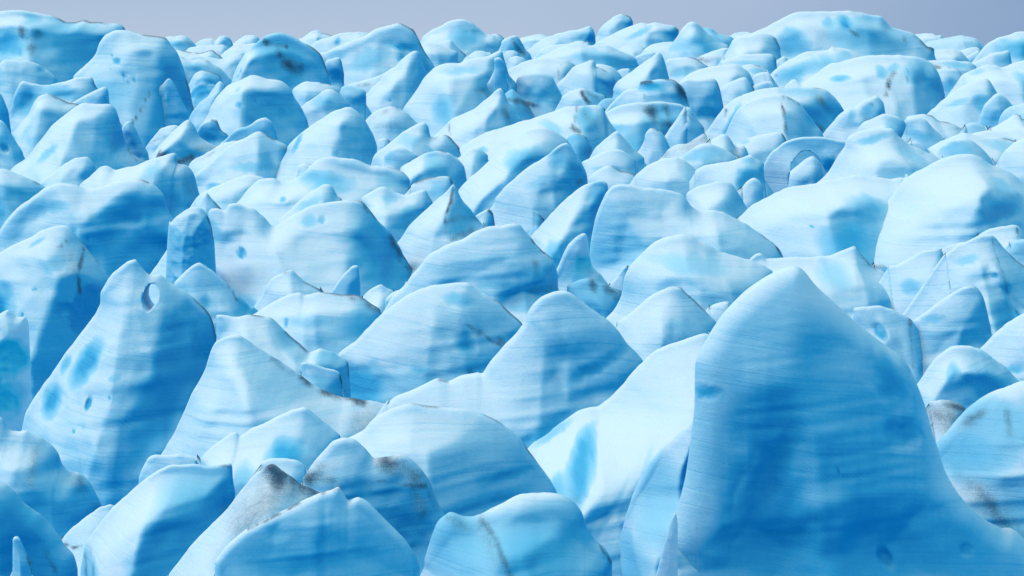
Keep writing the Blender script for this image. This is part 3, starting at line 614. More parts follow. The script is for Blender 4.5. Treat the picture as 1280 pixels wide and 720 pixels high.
S('px', 141, "575,175 600,140 628,120 640,112 655,125 672,150 690,172 700,180", "dark-stained low blue block behind the small dark-streaked pyramid", 'ice_block', 'ice block', bb=.5, dt=["5,.9 636,124 655,128 672,140","8,.5 650,130 680,150"])
S('H', 143, "840,250 872,196 930,150 1000,133 1070,160 1120,210 1145,240", "grey striped mound right of the large bright pyramid with a shaded right side", 'ice_dome', 'ice dome', l=.8, dt=["40,.42 900,180 1000,150 1100,200","30,.35 930,230 1080,220"])
S('H', 146, "915,330 930,300 965,292 990,310 1000,340", "tiny white nub at the foot of the grey striped mound", 'ice_block', 'ice block')
S('K', 148, "-360,300 -320,270 -260,190 -220,140 -160,90 -110,70 -40,50 40,40 130,38 230,38 290,50 330,80 360,120 380,155 390,220",
  "broad round-backed mass with a sooty blue right side, behind the dark-edged block", 'ice_dome', 'serac', l=.5, R_=4, bl=["280,180,120,90,0,.8","150,60,110,30,0,.3","-190,200,14,90,28,.9"], dt=["40,.6 250,100 300,150","30,.7 215,225 250,240","8,.95 -215,150 -218,180"], pits=0)
S('px', 166, "900,180 912,155 922,138 935,127 955,121 975,119 985,121 998,128 1008,140 1018,153 1027,165 1036,182", "white block with a sharp edge and dark crescent right face", 'ice_block', 'serac', l=.7, R_=1.2, sm=.4, rg=["978,121,4 974,148,16 975,175,20"], dt=["2.6,.95 978,121 974,140 974,165","2.2,.8 985,122 998,130","14,.3 990,140"], bl=["1005,165,12,14,0,.8","1012,150,14,16,0,.5"], pits=0)
S('G', 149, "960,310 985,255 1010,215 1050,198 1085,203 1105,245 1140,275 1160,340", "cupped blue hollow with a sooty rim, right of the dirty-bellied lump", 'ice_block', 'ice block', l=.3, bl=["1050,280,70,42,10,.95"], dt=["12,.85 1060,200 1088,205 1106,248 1138,274"], pits=0)
S('G', 150, "590,420 605,260 625,215 650,203 680,250 710,310 740,360 760,430", "pale pointed fin leaning in front of the tall pitted block", 'ice_fin', 'ice fin', l=.5, pits=0)
S('H', 150, "110,360 132,325 170,290 220,250 290,220 330,195 370,188 400,208 420,260 445,320", "smooth blue shell-shaped slab at the foot of the pitted round dome", 'ice_block', 'serac', l=.45, bl=["300,260,140,40,-15,.6"], pits=0)
S('I', 151, "225,320 245,285 300,230 350,190 450,140 520,90 560,55 585,42 605,70 620,110 660,155 692,205 700,260", "small sharp pyramid with dark streaks, in front of the big banded slab", 'ice_pinnacle', 'serac', l=.75, R_=2, dt=["34,.6 600,150 620,200","10,.6 325,220 335,270","30,.3 460,170 560,140"], bl=["640,200,30,30,0,.5"], rg=["580,50,6 560,130,24"], pits=0)
S('G', 152, "-70,330 -20,215 0,200 30,222 60,270 85,315 112,355 135,410", "left-edge slab with one oval pit, beside the plateau-topped serac", 'ice_block', 'serac', l=.5, pt=["35,345,26,16,10"], pits=0)
S('G', 153, "25,490 50,445 130,390 200,300 260,230 310,185 370,140 420,118 520,120 560,125 582,155 600,210 620,280 640,340 690,395 725,430",
  "plateau-topped serac with a bright left face and grey inner wall, upper left", 'ice_serac', 'serac', l=.8, R_=4, sm=.5, rg=["562,130,6 510,210,60 470,290,90 440,380,110"], bl=["600,320,26,40,0,.8","280,360,70,24,-40,.5","560,240,40,50,0,.3"], dt=["14,.7 640,345 690,400","110,.25 540,330 600,390","10,.4 505,225 450,360"], pits=0)
S('G', 156, "735,430 745,400 795,330 870,250 940,198 972,232 1000,282 1060,322 1108,342 1130,380", "dirty-bellied white lump with a black cave, left of centre in the far rows", 'ice_block', 'serac', l=.8, bl=["935,320,30,18,20,.8","960,360,90,24,5,.7"], dt=["30,.95 830,362 870,372 900,400","26,.9 890,400 990,385","30,.5 980,340 1080,345"], rg=["940,204,6 880,290,40"], pits=0)
S('J', 163, "520,170 540,138 570,140 605,190 640,240 660,290", "narrow pale flank clinging to the right of the sooty-caved dark block", 'ice_block', 'ice block', dt=["12,.6 545,160 575,195"], pits=0)
S('H', 165, "-40,470 0,402 60,370 130,330 200,302 238,308 252,345 270,400", "low greyish ridge left of the sloping block with a grimy right end", 'ice_ridge', 'ice ridge', l=.8, dt=["24,.4 0,420 120,360"])
S('K', 165, "230,340 260,290 300,235 360,170 400,140 440,130 490,95 540,78 575,110 590,180 600,240", "white crested ridge with a thin blue vein, right of the sooty round-backed mass", 'ice_ridge', 'serac', l=.8, bl=["500,150,50,30,-40,.6","410,180,16,40,20,.5"], dt=["8,.9 510,122","20,.4 480,190 560,170"], pits=0)
S('J', 168, "320,340 344,280 372,240 420,255 455,300 470,340", "tiny sharp nub at the foot of the sooty-caved dark block", 'ice_block', 'ice block')
S('H', 172, "-10,560 15,500 20,470 100,400 180,330 260,290 300,265 340,255 390,280 440,310 478,335 500,400 525,460 545,540",
  "sloping block with a grimy right end, left of the large bright pyramid", 'ice_serac', 'serac', l=.75, R_=4, sm=.6, rg=["470,340,16 445,430,40 440,520,46"], bl=["330,430,130,26,0,.5","120,525,40,16,-10,.7","500,490,26,40,0,.8"], dt=["50,.6 460,360 455,480","30,.5 490,400 520,480"], pits=0)
S('K', 172, "660,240 692,186 740,172 780,168 820,176 860,205 930,222 1000,255 1040,300", "low grimy ridge right of the twin rounded ledge", 'ice_ridge', 'ice ridge', l=.9, dt=["40,.4 860,235 960,250"])
S('I', 173, "310,420 345,372 400,322 500,265 600,235 700,205 800,173 880,143 960,128 1060,125 1105,145 1125,200", "long white ridge with a grimy blue right end, centre of the picture's upper third", 'ice_ridge', 'serac', l=.85, R_=4, bl=["1010,190,60,50,0,.8","490,345,30,16,0,.6","830,230,60,30,20,.4"], dt=["16,.85 962,132 950,190 930,235","40,.45 1000,170 1050,200","18,.8 930,230 970,245"], rg=["962,132,10 935,225,50"], pits=0)
S('H', 173, "450,400 480,330 540,270 620,210 700,160 770,132 800,140 830,160 870,210 905,270 925,330 945,400", "large bright pyramid with a shaded right side, upper left of centre", 'ice_pinnacle', 'serac', l=.8, R_=3, sm=.5, rg=["778,138,8 760,250,52 735,380,90"], bl=["530,315,14,50,25,.8","740,355,20,14,0,.6"], dt=["18,.6 915,270 935,330"], pits=0)
S('G', 176, "190,560 205,515 260,470 320,420 380,390 440,385 470,420 485,460 505,540", "small white pyramid in front of the plateau-topped serac", 'ice_pinnacle', 'serac', l=.7, R_=2, sm=.4, rg=["386,393,8 402,440,30 425,510,44"], pits=0)
S('K', 178, "960,260 980,232 1010,218 1050,215 1090,235 1110,262", "small smooth bump right of the low grimy ridge", 'ice_dome', 'ice dome', bb=.15)
S('H', 179, "870,470 910,380 970,330 1050,262 1110,228 1165,212 1183,240 1194,282 1230,287 1270,273 1305,305 1338,345 1350,390", "knob-peaked pale ridge left of the small sharp dark-streaked pyramid", 'ice_ridge', 'serac', l=.65, R_=3.5, bl=["1190,340,30,10,30,.6","1090,300,60,40,0,.3"], dt=["22,.6 1270,280 1330,330"], pits=0)
S('I', 180, "890,330 920,285 960,265 1010,282 1040,335 1060,400", "dark blue soot-streaked block right of the big double-spurred pyramid", 'ice_block', 'ice block', bb=.5, dt=["60,.45 980,330 1020,370"], pits=0)
S('K', 182, "420,300 440,258 480,212 530,185 580,173 640,182 680,205 700,260 705,320", "rounded ledge, left and bluer of a pair, in the right-hand far rows", 'ice_block', 'serac', l=.5, bl=["640,250,70,60,0,.6"], rg=["570,180,8 560,240,26"], pits=0)
S('K', 184, "660,300 680,205 710,190 745,186 790,202 830,240 870,280 905,320", "grey-blue rounded ledge, right one of a pair beside a dark joint", 'ice_block', 'serac', l=.55, bl=["760,280,90,26,10,.5"], dt=["10,.6 682,220 692,290"], pits=0)
S('J', 190, "400,420 430,385 460,350 510,320 560,315 600,290 640,268 660,288 700,305", "grey grubby ridge at the foot of the sooty-caved dark block", 'ice_ridge', 'ice ridge', l=.8, dt=["60,.42 440,370 560,330 640,290"], pits=0)
S('J', 190, "760,350 800,320 870,290 960,268 1030,268 1052,305 1070,360", "smooth white slab in front of the block with the dark crescent face", 'ice_block', 'serac', l=.85, bl=["840,310,30,10,-20,.4"], dt=["10,.8 1030,272 1048,302"])
S('I', 190, "-20,440 -5,385 20,350 60,333 95,335 130,355 170,388 185,440", "rounded knoll in front of the knob-peaked pale ridge", 'ice_dome', 'ice dome', l=.5, bl=["40,390,30,40,0,.4"], pits=0)
S('K', 190, "1080,270 1110,245 1170,210 1235,172 1262,180 1272,200 1340,190 1400,240", "finger-tipped snowy ridge at the right edge", 'ice_ridge', 'ice ridge', l=.9)
S('I', 192, "330,420 345,378 370,390 400,365 440,340 480,345 520,380 540,430", "white nub with a blue right side, between the round knoll and the long white ridge", 'ice_block', 'serac', l=.7, R_=2.5, sm=.5, rg=["455,344,6 440,390,26 460,430,30"], bl=["490,395,36,34,0,.4"], pits=0)
S('J', 196, "640,330 665,310 700,285 740,270 768,288 800,335 840,330 860,362 870,400", "soot-flanked grey peak right of the smooth blue mound", 'ice_pinnacle', 'serac', l=.8, dt=["50,.6 760,310 800,380","26,.8 770,360 800,382","30,.4 830,350"], pits=0)
S('J', 196, "30,470 62,400 100,340 150,290 205,255 240,290 290,350 340,392 365,450", "clean sharp pale pyramid in front of the sooty-caved dark block", 'ice_pinnacle', 'serac', l=.65, R_=2, pits=0)
S('G', 196, "-100,500 -60,470 0,442 50,455 120,480 180,508 232,542 255,600", "flat-faced blue slab cut by the left edge, below the plateau-topped serac", 'ice_block', 'serac', l=.5, bl=["40,650,50,60,0,.9","120,570,150,60,0,.45"], pits=0)
S('H', 196, "505,500 525,470 535,432 562,418 600,420 620,450", "little white stub between the large bright pyramid and the long blue hump", 'ice_block', 'ice block')
S('K', 196, "930,320 970,290 1040,264 1120,252 1200,246 1280,240 1360,240", "flat banded slab reaching the right edge below the finger-tipped ridge", 'ice_ridge', 'ice ridge', l=.9, bl=["1150,300,100,20,0,.3"])
S('K', 200, "770,380 800,345 860,310 920,280 980,270 1060,278 1150,290 1230,307 1270,340", "wide banded swell behind the smooth pale-blue dome at right", 'ice_dome', 'serac', l=.7, bl=["1150,330,90,30,10,.4"], pits=0)
S('I', 200, "60,480 80,440 130,410 200,370 260,357 320,360 360,385 400,430 415,500 425,560", "blue-fronted round boulder of ice left of the big double-spurred pyramid", 'ice_dome', 'serac', l=.6, R_=4, rg=["215,378,12 190,450,24"], bl=["280,430,90,60,20,.6"], pits=0)
S('K', 201, "685,325 705,305 740,310 785,330 805,355 815,390", "small grey lump behind the swirled mound's right flank", 'ice_block', 'ice block')
S('H', 205, "0,620 20,590 60,558 140,522 220,488 290,470 350,485 392,522 410,570", "smooth low slab below the sloping block with a grimy right end", 'ice_block', 'serac', l=.7, dt=["10,.4 60,575 90,590"])
S('J', 205, "480,430 510,392 560,360 620,325 670,318 720,335 770,362 805,392 820,430", "smooth blue mound left of the soot-flanked grey peak", 'ice_dome', 'serac', l=.5, bl=["640,370,110,34,-5,.5"], pits=0)
S('J', 206, "0,470 30,410 80,385 140,355 210,343 260,370 300,400 325,455", "white wedge with a shadowed underside in front of the clean sharp pyramid", 'ice_block', 'serac', l=1.0, R_=2, bl=["150,440,90,14,0,.4"], pits=0)
S('K', 209, "800,430 832,378 870,332 920,300 980,290 1030,310 1080,350 1120,400 1140,430", "smooth pale-blue dome among the right-hand middle rows", 'ice_dome', 'serac', l=.45, bl=["940,350,90,40,0,.6"], R_=6, pits=0)
S('px', 214, "970,238 986,216 998,206 1008,199 1016,196 1024,203 1031,220 1036,238", "white slab seen through the melted arch", 'ice_block', 'ice block', l=.9, pits=0)
S('H', 215, "205,640 235,605 270,558 330,505 400,487 450,507 500,505 560,460 620,400 690,382 760,390 840,405 900,430 980,435 1050,455 1088,500 1115,570",
  "long blue hump with a smooth rounded back, left of the big double-spurred pyramid", 'ice_dome', 'serac', l=.55, R_=7, bl=["680,500,130,46,5,.7","1000,500,80,40,10,.4","490,575,16,12,0,.8"], rg=["540,500,24 500,600,40"], pits=0)
S('J', 219, "35,560 50,520 75,478 120,445 170,430 220,450 290,475 345,520 370,570", "low rounded rise behind the wide smooth-faced slab", 'ice_dome', 'serac', l=.7)
S('px', 222, "940,258 950,230 955,205 965,189 982,177 997,172.5 1012,172 1028,172 1043,174 1056,178 1060,192 1052,215 1056,240", "melted arch with an open window through it, right of centre", 'ice_arch', 'serac', bb=-.85, cs=0, fk=0, l=.3, R_=2.2, bl=["1030,205,12,16,-20,.7","1010,181,40,8,0,.3"], hole="986,214 988,204 994,196 1001,190 1009,188.5 1017,192 1024,200 1030,212 1034,226 1037,246 1010,250 982,246 984,228", pits=0)
S('J', 223, "260,530 300,475 380,412 440,388 500,390 550,410 600,450 640,480 690,517 710,560", "broad matte white dome behind the pyramid with the blue-grained right side", 'ice_dome', 'serac', l=.85, R_=4)
S('J', 226, "560,520 592,458 640,430 720,415 800,395 870,370 892,385 940,422 945,500", "white ridge holding a deep oval blue pool hollow", 'ice_ridge', 'serac', l=.75, bl=["840,492,44,60,15,1","860,400,40,20,0,.4"], pits=0)
S('H', 226, "400,760 430,710 480,660 540,600 600,550 660,522 700,533 730,580 765,620", "leaning fin behind the dark blue-walled shark-nosed serac", 'ice_fin', 'serac', l=.7, R_=4, bl=["600,610,90,26,-30,.4"])
S('I', 226, "105,570 130,540 150,515 230,490 325,482 345,515 362,560", "sharp-lipped block with a thin dirt line, left of the black-edged tooth", 'ice_block', 'ice block', l=.6, R_=1.5, bl=["270,540,50,40,-30,.5"], dt=["6,.8 150,512 230,490 325,484","10,.8 325,485 345,520"], pits=0)
S('K', 229, "190,570 230,530 300,460 345,385 380,335 400,285 460,255 560,240 620,243 650,277 700,315 780,355 865,392 910,430",
  "swirled mound like a cream peak, right of the melted arch", 'ice_dome', 'serac', l=.7, R_=5, rg=["640,285,16 580,380,60 540,470,60"], bl=["520,290,90,20,-15,.6","620,450,150,20,-8,.5","690,370,90,30,25,.4"], pits=0)
S('px', 233, "-40,340 -15,325 0,288 20,262 40,247 55,235 75,228 92,230 107,235 122,234 130,232 150,226 175,224 193,232 205,245 209,260 218,275 229,288 234,300 230,320 226,345 222,370",
  "broad hump with a deep blue hollow over a dark banded wall, left side", 'ice_serac', 'serac', l=.6, cs=.4, R_=6, rg=["10,285,10 62,265,34 112,250,50 140,238,36","95,285,34 150,274,44 195,268,34"], bl=["172,262,34,16,-5,1","185,330,60,40,0,.65","130,310,60,28,0,.5","65,258,30,8,-8,.4"], pt=["101,284,4,3","119,294,3,2.5"], dt=["4,.4 233,300 228,330"], pits=0)
S('J', 233, "800,560 822,548 850,510 890,487 920,510 938,545 945,600", "small smooth white flake beside the deep oval blue pool hollow", 'ice_block', 'ice block', l=.6)
S('G', 188, "380,560 400,520 450,480 500,435 540,430 580,450 660,430 740,405 800,385 850,372 882,370 888,418 932,425 970,470 992,550 1010,600 1020,680",
  "jagged wide ridge with a deep blue cave and grey right wall, left of centre", 'ice_ridge', 'serac', l=.75, R_=2.5, rg=["850,378,8 830,450,26 790,520,40","885,425,6 900,520,26"], bl=["875,625,62,70,0,1","790,450,60,50,0,.35"], dt=["70,.35 930,480 970,560","10,.5 975,480 1000,560","12,.5 915,500 905,525"], pits=0)
S('K', 236, "1110,470 1140,420 1180,362 1230,312 1280,287 1340,275 1400,330", "white shoulder rising out of the picture's right edge, above the broad ribbed slope", 'ice_ridge', 'serac', l=.9)
S('I', 240, "520,730 555,700 640,632 740,570 820,530 880,513 960,525 1010,545", "double-crested white slope behind the smooth-faced slab, centre", 'ice_ridge', 'serac', l=.95, R_=3, bl=["850,600,110,30,-25,.5","840,640,60,20,-30,.6"], rg=["940,545,10 800,600,50 740,660,40"], pits=0)
S('I', 246, "660,740 700,690 745,650 800,608 870,568 940,543 985,533 1010,600", None, 'front_crest', part=True, l=.8, R_=2, bl=["880,620,70,30,-25,.5"])
S('N', 254, "725,200 735,140 755,95 775,110 800,140 815,200", "small grimy tooth at the foot of the double-crested white slope", 'ice_pinnacle', 'ice block', l=.4, bb=.3, dt=["14,.8 738,120 755,100 800,135","30,.4 770,150"], pits=0)
S('J', 240, "520,640 548,573 600,540 660,520 720,503 770,515 800,545 830,592 865,650", "pyramid with a blue-grained right side in front of the broad matte dome", 'ice_pinnacle', 'serac', l=.7, R_=2.5, sm=.5, rg=["722,508,8 690,580,36 660,640,40"], bl=["770,620,80,50,0,.5"], dt=["12,.5 715,505 745,508"], pits=0)
S('M', 241, "0,110 20,75 50,30 75,5 110,45 150,85 170,130", "little dirt-tipped cone behind the small dark-edged block left of the shark-nosed serac", 'ice_pinnacle', 'ice block', l=.7, dt=["12,.6 75,8 95,35"])
S('M', 246, "820,120 842,35 880,5 930,-22 965,-27 1010,0 1070,15 1130,-5 1165,-15 1185,20 1205,60 1220,140", "saddle-backed pale block with a blue right face, left of the black-edged tooth", 'ice_serac', 'serac', l=.75, R_=3.5, rg=["1140,2,10 1070,80,50 1010,190,80"], bl=["1090,140,60,70,30,.8","990,30,44,30,0,.4"], pits=0)
S('I', 233, "340,600 375,542 430,490 500,430 560,370 640,300 720,245 800,235 850,255 905,290 940,340 980,400 1010,460 1018,495 1025,560",
  "big double-spurred pyramid with a blue scoop between its ribs, upper centre", 'ice_pinnacle', 'serac', l=.8, R_=4, rg=["720,252,6 620,400,30"], bl=["700,385,95,46,-18,.85","890,380,60,46,20,.5","960,460,60,46,30,.6"], dt=["44,.4 940,440 980,510","26,.3 680,440 760,380","24,.3 820,350 900,310","20,.7 965,515 990,505"], pits=0)
S('I', 246, "520,660 560,588 640,500 710,447 780,400 850,350 910,312 950,358 985,420 1008,480 1010,560", None, 'spur', part=True, l=.8, R_=2, bl=["880,400,70,46,20,.6","960,470,50,46,30,.7","790,500,90,30,-20,.35"], dt=["40,.45 940,440 985,510","22,.35 800,400 900,330","18,.7 965,515 990,505"])
S('N', 259, "430,200 445,130 490,100 525,88 545,110 555,165 560,220", "small dark-edged tooth just right of the black-edged tooth", 'ice_pinnacle', 'ice block', l=.6, R_=1.2, rg=["520,92,6 500,140,16"], bl=["525,140,26,30,0,.6"], dt=["10,.95 525,92 546,115 552,165"], pits=0)
S('N', 262, "30,330 62,260 150,140 240,60 310,0 345,-35 365,-10 400,50 450,110 495,160 525,185", "black-edged tooth with a white left face and dirt-striped blue right face", 'ice_pinnacle', 'serac', l=.75, R_=1.5, sm=.35, rg=["345,-30,4 336,40,34 314,110,56 322,250,76"], bl=["400,130,90,80,0,.75"], dt=["9,1 345,-25 335,45 312,105 318,180 324,262","30,.5 340,120 470,130","30,.6 340,220 440,185","26,.6 290,245 330,250"], pits=0)
S('N', 263, "700,300 735,225 800,150 880,60 960,-10 1030,-45 1080,-62 1112,-50 1120,-10 1120,200", "upright white slab with a deep blue right cleft, centre right", 'ice_serac', 'serac', l=.75, R_=3.5, sm=.5, rg=["1075,-55,8 1010,80,50 950,190,80 850,300,90"], bl=["1050,190,50,90,8,.9","870,300,60,60,-40,.9","1060,60,40,120,8,.7"], pits=0)
S('K', 262, "-180,720 -150,690 -100,640 -20,592 80,545 200,520 330,495 430,473 520,482 610,490 680,490 740,530", "white slope with a broad deep blue wall on its right half, right of centre", 'ice_serac', 'serac', l=.75, R_=3.5, sm=.5, rg=["430,480,6 340,570,50 235,660,90 225,880,120"], bl=["330,780,120,120,0,.95","440,600,70,40,10,.6","400,640,110,60,-10,.6"], pt=["150,690,20,5,-30"], pits=0)
S('K', 269, "395,810 430,760 500,690 600,600 680,500 760,450 860,400 940,373 1010,369 1060,388 1120,428 1200,455 1240,480 1290,520 1350,545 1400,600",
  "broad ribbed slope with a blue gash, largest mass on the right above the middle", 'ice_serac', 'serac', l=.8, R_=5, sm=.5, rg=["1005,375,16 975,470,70 985,570,100 800,760,150"], bl=["1050,625,130,36,-5,.95","1110,520,90,40,10,.55","960,770,50,36,0,.6","1170,570,60,20,10,.6"], dt=["18,.8 935,625 950,650","50,.25 950,720 1000,760","12,.4 1120,600 1220,625"], pits=1)
S('M', 268, "-70,440 -40,325 20,262 70,248 84,95 130,84 165,92 185,60 230,52 262,72 320,92 375,140 412,170 480,128 540,95 620,60 720,48 800,40 850,45 875,70 930,140 990,200 1030,260 1060,320 1110,400 1118,440",
  "shark-nosed serac with a white flank and sheer dark blue right wall, left of centre", 'ice_serac', 'serac', l=.75, R_=4, sm=.5, rg=["868,72,8 862,200,70 852,380,130 846,520,160"], pt=["658,130,20,24","270,288,24,28"], bl=["590,140,46,30,0,.5","950,300,110,190,-15,.95","300,560,90,90,0,.5","560,420,90,30,-20,.2"],
  dt=["12,.95 868,72 880,100","26,.75 990,210 1040,310 1105,400","18,.5 1030,330 1060,390"], pits=0)
S('L', 275, "840,200 858,148 900,108 960,76 1005,78 1035,110 1055,160 1068,235 1075,300", "small bright block with a dark right edge left of the shark-nosed serac", 'ice_block', 'serac', fl=.05, l=.7, R_=3, bl=["960,220,80,40,0,.35"], dt=["8,.9 1030,105 1055,165 1067,235"], pits=0)
S('O', 286, "35,440 65,335 75,240 100,120 150,5 190,-28 250,-36 330,-25 420,-15 500,0 540,22 580,75 620,95 690,92 760,115 850,160 920,205 980,250 1020,290 1040,330",
  "wide smooth-faced slab with a sooty-rimmed right shoulder, centre right", 'ice_serac', 'serac', l=.75, R_=4, bl=["250,300,200,90,0,.3","700,270,100,30,15,.3"], dt=["8,.9 930,212 985,256 1030,318","10,.5 880,180 940,215"], rg=["570,70,4 640,150,30"], pits=0)
# ------------------------------------------------------------------ near rows
S('L', 306, "-110,400 -60,332 0,302 60,270 140,230 220,190 280,172 330,168 360,188 400,240 440,290 490,350 540,420 560,500",
  "big white peak with a brown dirt seam and grey right side, left edge", 'ice_pinnacle', 'serac', fl=.03, l=.75, R_=4, sm=.5, rg=["345,178,8 400,270,40 428,380,80 420,470,110 410,600,140"], bl=["40,560,90,80,0,.95","60,460,50,30,0,.6","470,560,44,80,10,1","320,340,60,40,-20,.35","200,245,50,14,-30,.5","375,555,40,26,0,.5"], pt=["110,605,18,14","180,580,10,12","228,460,10,8"],
  dt=["12,.95 420,280 432,370 436,440 440,480","16,.75 325,265 350,235","60,.35 380,300 420,380","60,.2 460,380 500,430"], pits=0)
S('M', 312, "280,620 312,570 350,520 372,470 400,430 450,405 500,388 530,420 570,455 640,488 665,510", "whitish curled wedge in front of the shark-nosed serac", 'ice_block', 'serac', l=.8, R_=2.5, dt=["8,.5 430,415 505,392","10,.6 640,488 662,505"], pits=0)
S('M', 318, "665,560 690,510 720,460 760,410 800,372 830,366 836,400 842,460 852,540", "pale dorsal-fin spike at the foot of the shark-nosed serac", 'ice_fin', 'ice fin', l=.45, R_=2.5, pits=0)
S('N', 318, "815,480 830,440 870,370 890,330 920,260 960,225 1000,203 1014,215 1024,290 1040,370 1070,405 1120,460", "turquoise-cored white fin, centre right, standing between two big slabs", 'ice_fin', 'ice fin', mat=TEAL, bb=-.55, l=.4, R_=5, bl=["965,400,90,70,0,.65","830,455,20,20,0,.2"], dt=["10,.5 910,260 990,212"], pits=0)
S('P', 318, "500,390 515,375 540,357 575,362 612,390 630,430", "dirty dark hollow between the broad ribbed slope and the white concave-sided peak", 'ice_block', 'ice block', l=.4, dt=["22,.95 525,362 570,366"], bl=["590,390,30,20,0,.3"], pits=0)
S('P', 319, "835,330 850,300 890,268 950,252 1010,250 1040,290", "grey-white scrap of ice between two dark-edged peaks near the right edge", 'ice_block', 'ice block', l=.7, dt=["30,.35 890,280 960,260"])
S('M', 323, "825,560 850,525 890,490 945,460 970,475 1005,497 1025,530", "little dirt-seamed cone at the right foot of the shark-nosed serac", 'ice_pinnacle', 'ice block', l=.7, R_=1.5, rg=["950,464,4 940,540,24"], dt=["10,.95 946,462 958,470","14,.9 920,570 950,568"], pits=0)
S('P', 322, "1010,260 1040,222 1100,190 1160,172 1242,168 1262,186 1290,225 1330,280", "white slab with a dark right corner at the right edge", 'ice_block', 'serac', l=.8, R_=2, rg=["1245,172,4 1232,230,26"], dt=["8,.9 1246,176 1235,220"], pits=0)
S('L', 323, "840,520 862,466 900,420 950,375 992,354 1050,385 1110,430 1140,458 1200,520 1250,575 1310,620", "bright rounded wedge with a blue right side, right of the serac with the window", 'ice_serac', 'serac', l=.6, R_=3.5, sm=.5, rg=["1110,435,14 1160,520,46 1215,620,70"], bl=["1040,550,24,50,0,.6","1240,590,60,50,30,.8"], dt=["6,.7 1140,460 1190,540"], pits=0)
S('N', 325, "1100,500 1120,465 1160,430 1195,380 1222,370 1232,440", "thin white splinter beside the grimy blue lump, centre right", 'ice_fin', 'ice fin', l=.6, R_=1.5, dt=["10,.5 1195,385 1225,372"], pits=0)
S('P', 331, "1165,310 1195,265 1230,240 1290,235 1340,270", "small blue-grey lump cut by the right edge, under the slab with a dark corner", 'ice_block', 'ice block', bb=.2)
S('M', 331, "940,640 955,555 962,545 1000,508 1060,483 1110,490", "smooth pale stub squeezed against the broad domed peak left of centre", 'ice_block', 'ice block', l=.6)
S('P', 331, "-110,360 0,337 120,327 240,326 320,310 400,284 432,270 460,300 500,352 545,385 600,412 650,430 700,485 742,518 757,570 775,660",
  "white concave-sided peak behind the foremost blue monolith", 'ice_serac', 'serac', l=.7, R_=3.5, bl=["300,400,90,60,0,.35","690,460,40,30,40,.6"], dt=["8,.7 500,355 560,400","16,.3 560,410 640,430"], rg=["432,276,4 400,400,50"], pits=1)
S('P', 335, "560,440 595,372 640,365 700,330 770,300 850,285 872,300 900,370 960,458 990,500", "peak with a faint dirt streak down its front, in front of the broad ribbed slope", 'ice_pinnacle', 'serac', l=.65, R_=2.5, rg=["858,290,6 856,420,40 850,520,60"], bl=["690,460,50,36,0,.6","800,560,80,60,0,.7"], dt=["10,.85 858,288 862,320","26,.4 850,400 850,500"], pits=0)
S('M', 341, "270,670 300,620 380,570 450,525 540,500 560,510 640,505 780,510 840,520 890,550 940,590 970,640", "broad flat-backed mound with a sooty right crest, left of the big domed peak", 'ice_dome', 'serac', l=.65, R_=5, bl=["860,650,110,70,0,.75","600,620,120,40,0,.25"], pt=["490,630,9,22"], dt=["30,.6 800,520 870,555 930,590"], pits=0)
S('P', 345, "840,370 882,312 960,262 1040,222 1120,215 1150,242 1190,290 1240,340 1280,372 1350,450", "tall dark-seamed peak with a deep blue lower wall, right edge", 'ice_pinnacle', 'serac', l=.6, R_=2.5, sm=.4, rg=["1122,220,6 1132,350,60 1165,520,90 1220,640,100"], bl=["1140,620,70,100,-15,.95","1230,470,70,90,30,.6","980,330,70,24,-20,.4"], pt=["1095,400,18,14","1195,585,14,22,-30","1240,555,10,12"], dt=["8,.7 1120,220 1130,340 1140,420","10,.5 1140,420 1170,540"], pits=0)
S('N', 346, "-60,680 -20,622 40,530 100,465 165,385 215,325 290,272 370,242 450,202 520,172 600,163 670,158 695,180 740,235 790,290 850,345 870,420 890,520",
  "big domed white peak with a grimy right foot, dead centre", 'ice_pinnacle', 'serac', l=.75, R_=5, sm=.6, rg=["672,165,8 745,300,44 770,400,66 830,490,70"], bl=["740,390,70,36,-20,.7","560,450,90,24,0,.5","680,540,90,40,0,.45","900,600,50,40,0,.3"], dt=["8,.95 740,237 800,300","36,.5 760,350 770,400","60,.45 740,490 830,475","16,.7 630,157 660,155"], pits=0)
S('N', 347, "880,560 905,480 960,445 1030,430 1080,450 1130,470 1190,500 1205,560 1210,640", "grimy blue lump with a black spot under the turquoise-cored fin", 'ice_block', 'ice block', l=.5, bb=.45, dt=["34,.98 1035,445 1040,480","40,.7 1120,480 1190,510","26,.6 1150,540 1190,520","80,.25 1080,520"], pits=0)
S('U', 369, "390,110 420,27 500,12 570,12 640,35 700,65 722,82 760,150 790,220 812,275 830,350", "white block with a black vertical edge right of the foremost blue monolith", 'ice_block', 'serac', l=.6, R_=4, sm=.4, rg=["702,70,8 702,180,50 698,290,80"], pt=["548,125,30,44,-25"], bl=["790,300,40,60,0,.6"], dt=["18,.95 706,66 706,100","16,.7 704,100 700,200 694,290"], pits=0)
S('P', 368, "690,720 722,650 800,590 880,530 960,482 1020,468 1052,482 1072,515 1095,590 1115,680 1135,740", "clean cut-cornered white block near the right edge", 'ice_block', 'serac', l=.75, R_=3, sm=.4, rg=["1044,478,8 1075,600,36 1110,720,50"], bl=["820,632,60,24,-10,.5","1070,750,30,16,0,.5"], dt=["8,.35 1050,490 1085,620","14,.5 1095,670 1115,720"], pits=0)
S('Q', 372, "-120,160 -80,100 -30,72 0,50 40,25 85,62 125,66 141,95 147,180 150,300 153,420 156,560 160,640", "turquoise-cored translucent block at the left edge", 'ice_block', 'serac', mat=TEAL, bb=-.7, fl=.05, fk=0, l=.3, R_=9, bl=["30,260,90,80,10,.85","10,460,90,80,0,.9"], dt=["14,.3 30,210 80,200"], pits=0)
